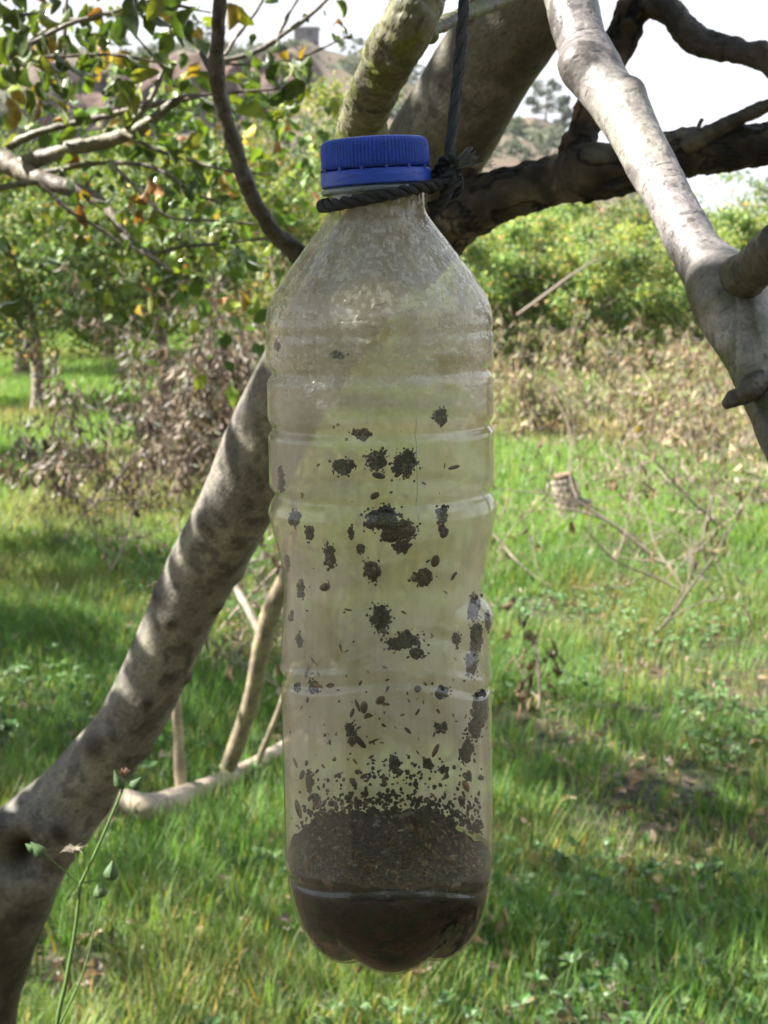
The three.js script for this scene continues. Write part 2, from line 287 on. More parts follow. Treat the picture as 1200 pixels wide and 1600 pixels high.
// ------------------------------------------------------------------ the far things on the hill
{
  const R = rng(77);
  const hillTop = (px, k = 1) => { const x = (px - 600) / FOCAL * HILL_Z; return hill(x, k)[0]; };
  const farTree = (px, s, h, w, label) => {
    const p = hillTop(px, s), t = thing('hill_tree', p, label, 'tree', 'trees along the hill ridge');
    mesh('trunk', tube([{ p: p.clone().add(V(0, -0.3, 0)), r: h * 0.035 }, { p: p.clone().add(V(h * 0.03, h * 0.6, 0)), r: h * 0.02 }], { cell: h * 0.05, nu: 7, col: () => [0.3, 0.25, 0.2] }), MB.rough, t);
    const list = [];
    for (let i = 0; i < 26; i++) { const d = unit(R), k = h * 0.18 * (0.6 + 0.7 * R()), b = 0.7 + 0.6 * R(); list.push([new M4().makeRotationY(R() * 6).scale(V(k, k * 0.9, k)).setPosition(p.clone().add(V(d.x * w * 0.42, h * 0.55 + d.y * h * 0.40, d.z * w * 0.42))), rgb(0.06 * b, 0.085 * b, 0.04 * b)]); }
    instances('crown', globalThis.clumpGeo, foliage, list, t);
  };
  farTree(846, 0.99, 5.0, 6.0, 'dark round tree standing alone on the right hill slope against the sky');
  farTree(872, 0.98, 3.6, 2.4, 'smaller dark tree just right of the lone round tree on the slope');
  farTree(556, 1.0, 2.6, 5.0, 'broad low tree on the ridge behind the mossy branch');
  farTree(655, 0.99, 2.8, 4.4, 'low grey green tree on the ridge left of the cord');
  farTree(755, 0.99, 2.6, 3.2, 'small bush-like tree on the ridge seen behind the thick limb');
  farTree(330, 1.0, 2.6, 6.0, 'long low tree on the ridge above the reddish cliff');
  farTree(180, 1.0, 2.4, 6.0, 'wide green tree on the ridge far left above the cliff');
  const b = hillTop(482, 1.0), house = thing('hill_house', b, 'small grey flat roofed building on the hill ridge', 'building');
  const wall = new THREE.BoxGeometry(3.3, 1.9, 3); wall.translate(b.x, b.y + 0.45, b.z); mesh('wall', wall, mat({ color: rgb(0.20, 0.185, 0.185), roughness: 0.9, bumpMap: roughBump, bumpScale: 0.02 }), house);
  const roof = new THREE.BoxGeometry(3.6, 0.18, 3.3); roof.translate(b.x, b.y + 1.49, b.z); roof.rotateZ(0); mesh('roof', roof, mat({ color: rgb(0.33, 0.29, 0.27), roughness: 0.9 }), house);
  const win = new THREE.BoxGeometry(0.6, 0.7, 0.08); win.translate(b.x + 0.5, b.y + 0.75, b.z + 1.51); mesh('window', win, mat({ color: rgb(0.06, 0.06, 0.07), roughness: 0.4 }), house);
}

// ------------------------------------------------------------------ orchard trees in the middle distance
const G = (px, py) => onGround(px, py);
{
  const L = 'orchard trees left of the bottle';
  orchardTree(11, G(32, 594), { h: 3.3, w: 3.6, r: 0.085, clumps: 60, leaves: 15000, low: 0.6, group: L, clumpR: 0.26 }, 'orchard tree with short dark forked trunk rising from lit grass at far left');
  orchardTree(12, G(258, 640), { h: 2.75, w: 2.4, r: 0.06, clumps: 46, leaves: 11000, low: 0.62, fork: 0.34, group: L, clumpR: 0.24 }, 'orchard tree with thin forked trunk behind the pile of dry brush');
  orchardTree(13, G(56, 655), { h: 2.5, w: 2.1, r: 0.055, clumps: 40, leaves: 9500, low: 0.62, fork: 0.4, group: L, clumpR: 0.22 }, 'slender orchard tree with upright trunk in front of the far left tree');
  orchardTree(14, G(440, 600), { h: 3.2, w: 3.2, r: 0.07, clumps: 54, leaves: 14000, low: 0.55, group: L, autumn: 0.09, tone: [1.3, 1.2, 1], clumpR: 0.28 }, 'bright yellow green orchard tree beside the bottle shoulder');
  orchardTree(15, G(170, 566), { h: 3.6, w: 4.6, r: 0.08, clumps: 60, leaves: 12000, low: 0.5, group: L, leaf: 0.07 }, 'broad orchard tree at the back between the two trunks');
  orchardTree(16, G(330, 556), { h: 3.4, w: 4.6, r: 0.08, clumps: 60, leaves: 12000, low: 0.5, group: L, leaf: 0.07, tone: [1.15, 1.1, 1] }, 'orchard tree at the back under the reddish cliff');
  orchardTree(17, G(-90, 640), { h: 3.0, w: 2.6, r: 0.07, clumps: 44, leaves: 9000, low: 0.6, group: L, clumpR: 0.24 }, 'orchard tree cut by the left edge of the view');
  orchardTree(18, G(520, 548), { h: 4.6, w: 5.2, r: 0.09, clumps: 60, leaves: 11000, low: 0.5, group: L, leaf: 0.075, tone: [1.25, 1.15, 1] }, 'tall pale orchard tree behind the bottle cap');
  [[-4.4, -8.4], [-5.3, -12.4], [-3.5, -5.9]].forEach(([x, z], i) => orchardTree(70 + i, V(x, 0, z), { h: 3.3, w: 2.9, r: 0.08, clumps: 44, leaves: 6000, low: 0.6, leaf: 0.075, clumpR: 0.26, group: 'orchard trees past the left edge that shade the grass' }, ['orchard tree past the left edge level with the brush heap', 'orchard tree past the left edge behind the brush heap', 'orchard tree past the left edge near the leaning limb'][i]));
  const M = 'orchard trees behind the viewer mirrored in the bottle';
  [[-2.6, 3.4, 3.6], [0.1, 4.4, 3.9], [2.4, 3.2, 3.5], [4.6, 1.2, 3.4]].forEach(([x, z, h], i) => orchardTree(60 + i, V(x, 0, z), { h, w: 3.4, r: 0.09, clumps: 50, leaves: 6000, low: 0.5, leaf: 0.1, clumpR: 0.34, group: M }, ['orchard tree behind the viewer to the left', 'orchard tree straight behind the viewer', 'orchard tree behind the viewer to the right', 'orchard tree beside the viewer on the right'][i]));
  const K = 'bushy orchard trees right of the bottle';
  const rows = [[735, 583, 2.2, 2.7], [830, 572, 2.35, 3.0], [925, 580, 2.2, 2.8], [1015, 568, 2.3, 3.2], [1110, 580, 2.2, 2.8], [1205, 570, 2.5, 3.2], [1310, 582, 2.4, 3.0], [780, 535, 3.3, 5], [960, 530, 3.2, 5], [1150, 532, 3.4, 5], [1330, 530, 3.4, 5], [660, 540, 3.0, 4.5]];
  const place = ['nearest to the bottle, behind the grooves', 'behind the long pale bare twig', 'under the horizontal dark bough', 'with orange leaves behind the smooth branch', 'left of the mossy branch stub', 'behind the mossy branch stub', 'at the right edge behind the lichened branch', 'in the back row beside the bottle', 'in the back row under the bough', 'in the back row right of the smooth branch', 'in the back row at the right edge', 'in the back row hidden mostly by the bottle'];
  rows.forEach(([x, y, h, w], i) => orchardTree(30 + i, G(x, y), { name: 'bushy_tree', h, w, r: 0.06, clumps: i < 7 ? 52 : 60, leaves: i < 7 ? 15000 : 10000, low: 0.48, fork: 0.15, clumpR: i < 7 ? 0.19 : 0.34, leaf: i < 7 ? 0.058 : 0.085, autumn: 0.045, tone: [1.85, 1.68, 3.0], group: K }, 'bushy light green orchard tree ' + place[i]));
}

scene.fog = new THREE.FogExp2(new THREE.Color(0.80, 0.84, 0.90), 0.00016);

// ------------------------------------------------------------------ grass, weeds, litter
{
  const R = rng(9);
  const blade = (bend, w, h) => gridGeo(1, 4, (u, v) => { const a = bend * v, y = Math.sin(a) / bend * h, z = (1 - Math.cos(a)) / bend * h; return [V((u - 0.5) * w * (1 - v * v * 0.92), y, z), [u, v], [1, 1, 1]]; });
  const tuft = (n, spread, tall, w) => mergeGeometries(Array.from({ length: n }, () => {
    const h = tall * (0.45 + 0.75 * R()), g = blade(0.4 + 1.7 * R() * R() + 0.05, w * (0.6 + 0.8 * R()), h); g.rotateY(R() * 6.283); g.rotateX(0.25 * gauss(R)); const a = R() * 6.283, q = spread * Math.sqrt(R()); g.translate(q * Math.cos(a), -0.01, q * Math.sin(a));
    const b = 0.75 + 0.5 * R(), y = R() < 0.12 ? 1 : 0, c = g.attributes.color; for (let i = 0; i < c.count; i++) c.setXYZ(i, b * mixf(1, 3.2, y), b * mixf(1, 1.5, y), b * mixf(1, 2.2, y)); return g;
  }));
  const near = [tuft(11, 0.06, 0.13, 0.0052), tuft(9, 0.05, 0.15, 0.0046), tuft(12, 0.08, 0.08, 0.0062)], lists = [[], [], []], farG = tuft(26, 0.16, 0.14, 0.009), far = [];
  for (let i = 0; i < 56000; i++) {
    const z = -(2.1 + 7.6 * Math.pow(R(), 0.85)), x = (R() - 0.5) * (-z * 0.62 + 1.2), y = groundH(x, z);
    const d = noise(x * 1.5, 0, z * 1.5) + 0.6 * noise(x * 5, 4, z * 5); if (d < -0.5 + 0.7 * R() && R() < 0.88) continue;
    const s = 0.45 + 0.45 * R() + 0.35 * clamp(d), b = 0.8 + 0.4 * R(), dry = clamp(0.5 * noise(x * 2.2, 9, z * 2.2) - 0.1 + 0.25 * R());
    lists[Math.floor(R() * 3)].push([new M4().makeRotationY(R() * 6.283).multiply(new M4().makeRotationX(0.35 * gauss(R))).scale(V(s, s, s)).setPosition(V(x, y, z)), rgb(b * mixf(0.105, 0.24, dry), b * mixf(0.235, 0.235, dry), b * mixf(0.016, 0.045, dry))]);
  }
  near.forEach((g, i) => tag(instances('grass', g, grassMat, lists[i]), 'green grass growing in uneven tufts around the bottle and fallen wood', 'grass'));
  for (let i = 0; i < 46000; i++) {
    const z = -(8.8 + 50 * Math.pow(R(), 1.6)), x = (R() - 0.5) * (-z * 0.6 + 2), y = groundH(x, z);
    const d = noise(x * 0.5, 0, z * 0.5) + 0.5 * noise(x * 2, 4, z * 2); if (d < -0.6 && R() < 0.8) continue;
    const s = 0.6 + 0.6 * R(), b = 0.85 + 0.35 * R(), dry = clamp(0.7 * noise(x * 0.6, 9, z * 0.6) + 0.2 * R() + (x > 1 ? 0.25 : -0.1));
    far.push([new M4().makeRotationY(R() * 6.283).scale(V(s, s, s)).setPosition(V(x, y, z)), rgb(b * mixf(0.14, 0.30, dry), b * mixf(0.27, 0.25, dry), b * mixf(0.018, 0.08, dry))]);
  }
  tag(instances('grass', farG, grassMat, far), 'sunlit grass in the distance under the orchard trees', 'grass');
  const weeds = [];
  for (let i = 0; i < 12000; i++) { const z = -(2.3 + 9 * Math.pow(R(), 0.8)), x = (R() - 0.5) * (-z * 0.6 + 1); if (noise(x * 1.8, 30, z * 1.8) < 0.05) continue; const p = V(x, groundH(x, z) + 0.02 + 0.05 * R(), z), n = 3 + Math.floor(R() * 4); for (let k = 0; k < n; k++) weeds.push([pose(p, V(gauss(R), 0.5 + 0.7 * R(), gauss(R)), V(0, 1, 0.3), 0.014 + 0.02 * R()), rgb(0.05 + 0.05 * R(), 0.14 + 0.07 * R(), 0.016)]); }
  tag(instances('weeds', LEAFLO[0], foliage, weeds), 'low broad leaved weeds between the grass tufts', 'weeds');
  const litter = [];
  for (let i = 0; i < 7000; i++) { const z = -(2.3 + 20 * Math.pow(R(), 1.2)), x = (R() - 0.5) * (-z * 0.6 + 1); if (z < -9 && x < 0.3 && R() < 0.6) continue; if (noise(x * 0.9, 50, z * 0.9) < -0.1 && R() < 0.75) continue; const k = R(), b = 0.7 + 0.6 * R(); litter.push([pose(V(x, groundH(x, z) + 0.005 + 0.06 * R(), z), V(gauss(R), 0.25 * gauss(R), gauss(R)), V(0.5 * gauss(R), 1, 0.5 * gauss(R)), 0.026 + 0.034 * R()), k < 0.4 ? rgb(0.27 * b, 0.175 * b, 0.085 * b) : k < 0.8 ? rgb(0.13 * b, 0.078 * b, 0.045 * b) : rgb(0.40 * b, 0.30 * b, 0.15 * b)]); }
  tag(instances('leaf_litter', LITTER, foliage, litter), 'brown fallen leaves lying among the grass blades', 'fallen leaves');
  // single dry leaves that show on the near grass
  const spots = [[958, 1306, 'large folded tan dead leaf on grass right of the bottle base'], [880, 1248, 'small curled tan leaf on grass right of the sludge line'], [1090, 1300, 'pale pinkish dead leaf on grass near the right edge'], [885, 1440, 'dead leaf on shaded grass to the right of the bottle bottom'], [790, 1500, 'dead leaf close beside the bottle bottom on dark grass'], [310, 1575, 'crumpled dead leaf at the bottom edge below the limb'], [215, 1300, 'tan dead leaf between the leaning limb and the fallen branch'], [690, 1560, 'dead leaf on grass straight below the bottle'], [1150, 1560, 'dead leaf in the bottom right corner grass'], [830, 1330, 'small dead leaf just right of the sludge'], [260, 1130, 'dead leaf lying in grass behind the leaning limb'], [30, 1130, 'brown dead leaf on grass at the left edge above the limb'], [95, 1010, 'tan dead leaf on sunny grass left of the limb'], [440, 1440, 'dead leaf on grass left of the bottle bottom']];
  let first;
  spots.forEach(([x, y, label], i) => {
    const p = onGround(x, y, 0.06);
    if (!first) { first = thing('dry_leaf', V(0, 0, 0), label, 'leaf', 'single dead leaves on the grass'); const b = new THREE.Mesh(DRYG[3], DRY[0]); b.name = 'blade'; first.add(b); }
    const o = i ? first.clone() : first; if (i) { o.name = numbered('dry_leaf'); o.userData.label = label; scene.add(o); }
    o.children[0].geometry = DRYG[i % 4]; o.children[0].material = DRY[i % 3 === 2 ? 1 : 0]; o.children[0].castShadow = true;
    o.position.copy(p); o.quaternion.setFromRotationMatrix(pose(V(0, 0, 0), V(gauss(R), 0.2 * gauss(R), gauss(R)), V(0.4 * gauss(R), 1, 0.5), 1)); o.scale.setScalar(0.055 + 0.03 * R());
  });
}

// ------------------------------------------------------------------ fallen boughs and brush
function bough(seed, base, dir, len, r, o) {                               // a cut bough with twigs and clinging dry leaves
  const R = rng(seed), t = thing(o.name ?? 'fallen_bough', base, o.label, o.category ?? 'branch', o.group), out = { wood: [], tips: [] };
  grow(R, base, dir.clone().normalize(), len, r, 0, out, { levels: o.levels ?? 2, kids: o.kids ?? 5, bend: o.bend ?? 0.3, rise: o.rise ?? 0.04, floor: base.y - 0.05 });
  const m = o.wood ?? MB.dead;
  mesh('limb', out.wood[0][0], m, t);
  if (out.wood[1]) for (const g of out.wood[1]) mesh('side_branch', g, m, t);
  if (out.wood[2]) mesh('twig', mergeGeometries(out.wood[2]), m, t, 'stuff');
  if (o.dry) {
    const list = [];
    for (let i = 0; i < o.dry; i++) {
      const [p, d] = out.tips[Math.floor(R() * out.tips.length)], q = p.clone().add(unit(R).multiplyScalar(0.05)), k = Math.floor(R() * DRYG.length);
      const mtx = pose(q, V(0.5 * gauss(R), -1, 0.5 * gauss(R)).addScaledVector(d, 0.4), unit(R), (o.leaf ?? 0.075) * (0.6 + 0.7 * R()));
      if (i < (o.single ?? 30)) { const l = mesh('leaf', DRYG[k], (o.tones ?? DRY)[Math.floor(R() * (o.tones ?? DRY).length)], t); mtx.decompose(l.position, l.quaternion, l.scale); l.position.sub(t.position); }
      else { const b = (0.6 + 0.7 * R()) * (o.bleach ?? 1), c = R(); list.push([mtx, R() < (o.green ?? 0) ? rgb(0.17 * b, 0.20 * b, 0.035 * b) : c < 0.35 ? rgb(0.25 * b, 0.165 * b, 0.085 * b) : c < 0.72 ? rgb(0.12 * b, 0.075 * b, 0.045 * b) : c < 0.87 ? rgb(0.36 * b, 0.27 * b, 0.14 * b) : rgb(0.14 * b, 0.17 * b, 0.05 * b)]); }
    }
    if (list.length) instances('leaves', DRYLO, foliage, list, t);
  }
  return t;
}
{
  const BL = 'pruned brush heaped left of the bottle', BR = 'pruned brush lying right of the bottle';
  const S = [
    [301, G(300, 800), V(-0.1, 1, -0.2), 1.05, 0.017, 150, 'upright dead bough with hanging tan leaves in the middle of the left heap'],
    [302, G(235, 815), V(-0.6, 0.45, 0.2), 0.9, 0.014, 150, 'dead bough with pale curled leaves reaching left from the heap'],
    [303, G(330, 790), V(0.5, 0.9, -0.2), 0.9, 0.015, 150, 'dead bough leaning right towards the thick limb'],
    [304, G(190, 745), V(-0.9, 0.25, 0), 0.9, 0.014, 110, 'low dark bough along the left end of the heap'],
    [305, G(370, 735), V(0.1, 1, 0.1), 1.25, 0.016, 130, 'tall dead bough standing just left of the bottle'],
    [307, G(250, 770), V(0.3, 0.9, 0), 1.0, 0.014, 150, 'dark leaved dead bough in the thick of the left heap'],
    [308, G(150, 790), V(0.5, 0.5, 0), 0.9, 0.013, 110, 'dead bough at the left end of the heap leaning inward'],
    [309, G(350, 690), V(0, 1, 0), 1.1, 0.014, 130, 'dead bough at the back right of the left heap'],
    [306, G(275, 725), V(-0.3, 0.8, 0), 0.9, 0.014, 120, 'brown leaved bough at the back of the left heap'],
  ];
  for (const [s, p, d, l, r, n, label] of S) bough(s, p, d, l * 0.72, r, { label, group: BL, dry: n * 5, single: 34, bleach: 0.72, tones: [DRY[0], DRY[2], DRY[3], DRY[3], DRY[2], DRY[1]], leaf: 0.085, kids: 6, wood: s % 2 ? MB.dead : MB.deadDark });
  bough(310, G(395, 1085), V(-0.15, 1, -0.3), 0.42, 0.008, { label: 'small dead branch with crumpled leaves under the leaning limb', group: BL, dry: 70, single: 40, leaf: 0.06, kids: 5 });
  bough(311, G(440, 1010), V(0.2, 1, -0.2), 0.55, 0.009, { label: 'thin dead branch with drooping leaves against the bottle edge', group: BL, dry: 80, single: 40, leaf: 0.07, kids: 5 });
  bough(312, G(340, 990), V(0.4, 0.8, -0.3), 0.5, 0.008, { label: 'bent bare branch between limb and bottle', group: BL, dry: 30, single: 20, leaf: 0.06, kids: 4 });
  const T = [
    [321, G(800, 700), V(0.5, 0.8, -0.2), 1.1, 0.016, 170, 'brown brush bough close beside the bottle'],
    [322, G(880, 690), V(-0.5, 0.6, 0), 1.2, 0.015, 170, 'pale twiggy bough with orange leaves behind the stump'],
    [323, G(960, 700), V(0.7, 0.5, -0.1), 1.3, 0.016, 170, 'dead bough spreading right behind the stump'],
    [324, G(1060, 690), V(-0.6, 0.5, 0.1), 1.3, 0.016, 170, 'tan leaved bough under the bushy trees'],
    [325, G(1150, 705), V(-0.4, 0.6, 0), 1.3, 0.017, 180, 'grey bough with bleached leaves at the right edge'],
    [326, G(1100, 745), V(0.8, 0.3, 0), 1.2, 0.016, 150, 'low bleached bough along the right edge'],
    [327, G(1230, 725), V(-0.8, 0.4, 0.1), 1.4, 0.017, 170, 'grey twiggy bough entering from the right edge'],
    [328, G(850, 650), V(0.2, 0.9, -0.2), 1.2, 0.015, 150, 'upright brown bough in front of the green bushes'],
    [329, G(760, 665), V(0.1, 0.9, 0), 1.1, 0.014, 150, 'dark brown bough tucked behind the bottle grooves'],
    [330, G(1010, 655), V(0.3, 0.7, 0), 1.2, 0.015, 150, 'rust leaved bough before the bushes'],
    [332, G(1000, 725), V(0.9, 0.35, 0), 1.3, 0.015, 150, 'bleached bough flat on the grass right of the stump'],
    [333, G(1180, 730), V(-0.8, 0.5, 0), 1.3, 0.015, 160, 'bleached leafy bough below the broken twig'],
    [334, G(1240, 690), V(-0.5, 0.8, 0), 1.4, 0.015, 160, 'tall bleached bough behind the lichened branch'],
    [335, G(905, 660), V(0.4, 0.8, 0), 1.2, 0.015, 150, 'tan bough leaning before the green bushes above the stump'],
    [336, G(1130, 815), V(0.8, 0.45, 0), 1.2, 0.013, 60, 'tan leaved bough on the grass behind the bare forking branch'],
    [337, G(1060, 775), V(-0.7, 0.4, 0), 1.2, 0.013, 60, 'leafy cut bough along the dark curved fallen branch'],
    [338, G(1200, 790), V(-0.7, 0.5, 0), 1.4, 0.014, 70, 'leafy cut bough at the right edge level with the stump'],
    [331, G(1120, 650), V(-0.2, 0.8, 0), 1.2, 0.015, 150, 'brown bough before the bushes near the broken twig'],
  ];
  for (const [s, p, d, l, r, n, label] of T) bough(s, p, d.multiply(V(1.3, 0.75, 1)), l * 0.52, r, { label, group: BR, green: 0.3, dry: n * 5, single: 24, bleach: 1.5, leaf: 0.07, kids: 8, floorLift: 0.1, tones: [DRY[0], DRY[1], DRY[4], LEAF[4], DRY[0], DRY[1]] });
  bough(340, G(838, 1120), V(0.1, 1, -0.2), 0.24, 0.006, { label: 'clump of tan curled leaves on a cut twig beside the lower bottle', group: BR, dry: 46, single: 46, leaf: 0.06, kids: 4, levels: 1 });
  bough(341, G(1190, 905), V(-1, 0.22, 0.1), 0.95, 0.014, { label: 'bare grey branch forking low over the grass at right', group: BR, dry: 150, single: 50, leaf: 0.055, kids: 7 });
  bough(342, G(1210, 860), V(-0.9, 0.3, -0.1), 0.8, 0.012, { label: 'dead branch with brown leaves behind the bare forking branch', group: BR, dry: 190, single: 60, leaf: 0.06, kids: 7 });
  const W = [[360, 900, 0.8, 0.5, 'thin fallen twig in the grass behind the leaning limb'], [900, 930, -0.7, 0.6, 'thin pale twig on the grass beside the bottle waist'], [1000, 1010, 0.9, 0.6, 'forked grey twig in the grass below the bare branch'], [1130, 960, -0.9, 0.7, 'grey dead twig near the right edge below the bare branch'], [860, 880, 0.7, 0.5, 'short dead twig on lit grass below the stump'], [140, 930, 0.6, 0.6, 'dead twig on the sunny grass left of the limb'], [60, 880, 0.9, 0.6, 'dead twig at the left edge in front of the brush heap'], [400, 1150, 0.6, 0.4, 'dead twig with leaves above the fallen branch'], [1060, 880, -0.8, 0.8, 'pale stick crossing behind the bare branch'], [330, 960, -0.5, 0.5, 'leafy dead twig just behind the limb']];
  W.forEach(([x, y, dx, l, label], i) => bough(360 + i, G(x, y), V(dx, 0.35, -0.2), l, 0.007, { name: 'fallen_twig', label, group: 'dead twigs scattered on the grass', dry: 46, single: 22, leaf: 0.055, kids: 5, bend: 0.35, wood: i % 2 ? MB.dead : MB.deadDark }));
  // the fallen pieces that show plainly
  const log = (name, list, label, o = {}) => { const pts = list.map(([x, y, up, w]) => { const p = onGround(x, y, up); return { p, r: w / 2 / FOCAL * pixel(p)[2] }; }); const t = thing(name, pts[0].p, label, 'branch'); mesh('bark', tube(pts, { lump: 0.09, fine: 0.002, col: () => o.tone ?? [0.75, 0.62, 0.5], cell: pts[0].r * 0.4 }), MB.bark, t); return t; };
  const fork = log('fallen_branch', [[120, 1345, 0.02, 44], [175, 1290, 0.06, 46], [235, 1290, 0.05, 46], [300, 1262, 0.04, 34], [390, 1232, 0.06, 26], [470, 1190, 0.08, 16]], 'fallen brown branch lying in the grass under the leaning limb', { tone: [0.6, 0.5, 0.4] });
  const arm = (list) => mesh('side_branch', tube(list.map(([x, y, up, w]) => { const p = onGround(x, y, up); return { p, r: w / 2 / FOCAL * pixel(p)[2] }; }), { lump: 0.08, fine: 0.002, col: () => [0.42, 0.35, 0.26], cell: 0.012 }), MB.bark, fork);
  arm([[352, 1240, 0.05, 26], [392, 1262, 0.28, 27], [425, 1290, 0.55, 30], [470, 1310, 0.72, 26]]);
  arm([[283, 1262, 0.05, 20], [280, 1262, 0.2, 17], [276, 1262, 0.36, 15], [279, 1262, 0.45, 11]]);
  arm([[400, 1230, 0.06, 12], [430, 1236, 0.2, 9], [462, 1236, 0.36, 7]]);
  arm([[410, 1190, 0.38, 16], [370, 1170, 0.5, 13], [330, 1150, 0.56, 11]]);
  log('fallen_branch', [[930, 832, 0.02, 10], [965, 812, 0.05, 17], [1010, 790, 0.06, 20], [1055, 775, 0.07, 20], [1100, 768, 0.07, 14], [1190, 775, 0.08, 11]], 'dark curved fallen branch on the sunny grass right of the stump', { tone: [0.5, 0.42, 0.33] });
  const stem = log('pale_stick', [[815, 505, 0.0, 7], [850, 470, 0.0, 8], [905, 425, 0.0, 7]].map(([x, y, u, w]) => [x, 640, 0, w]), 'pale bare twig sticking out of the bushes beside the bottle');
  stem.children[0].geometry = tube([[808, 492, 17, 4], [850, 462, 17, 5], [890, 432, 17, 4], [940, 400, 17.2, 2]].map(([x, y, d, w]) => ({ p: at(x, y, d), r: w / 2 / FOCAL * d })), { lump: 0.05, col: () => [1.2, 1.1, 1.0] }); stem.children[0].material = MB.dead;
  // stump
  const sp = G(892, 828), st = thing('cut_stump', sp, 'short grey tree stump with a sawn orange top on the sunny grass', 'stump');
  mesh('bark', tube([{ p: sp.clone().add(V(0.01, -0.05, 0)), r: 0.10 }, { p: sp.clone().add(V(0, 0.1, 0)), r: 0.075 }, { p: sp.clone().add(V(-0.05, 0.28, 0)), r: 0.062 }], { lump: 0.12, fine: 0.008, cell: 0.012, tip: 0.05, col: () => [0.62, 0.55, 0.48] }), MB.rough, st);
  mesh('side_shoot', tube([{ p: sp.clone().add(V(0.05, 0.02, 0.03)), r: 0.045 }, { p: sp.clone().add(V(0.075, 0.17, 0.03)), r: 0.04 }], { lump: 0.15, fine: 0.006, cell: 0.01, tip: 0.1, col: () => [0.36, 0.32, 0.3] }), MB.rough, st);
  const cut = new THREE.CylinderGeometry(0.057, 0.06, 0.012, 24); cut.rotateZ(0.2); cut.translate(sp.x - 0.052, sp.y + 0.302, sp.z); mesh('cut_face', cut, mat({ color: rgb(0.30, 0.20, 0.12), roughness: 0.85, bumpMap: roughBump, bumpScale: 0.004 }), st);
}

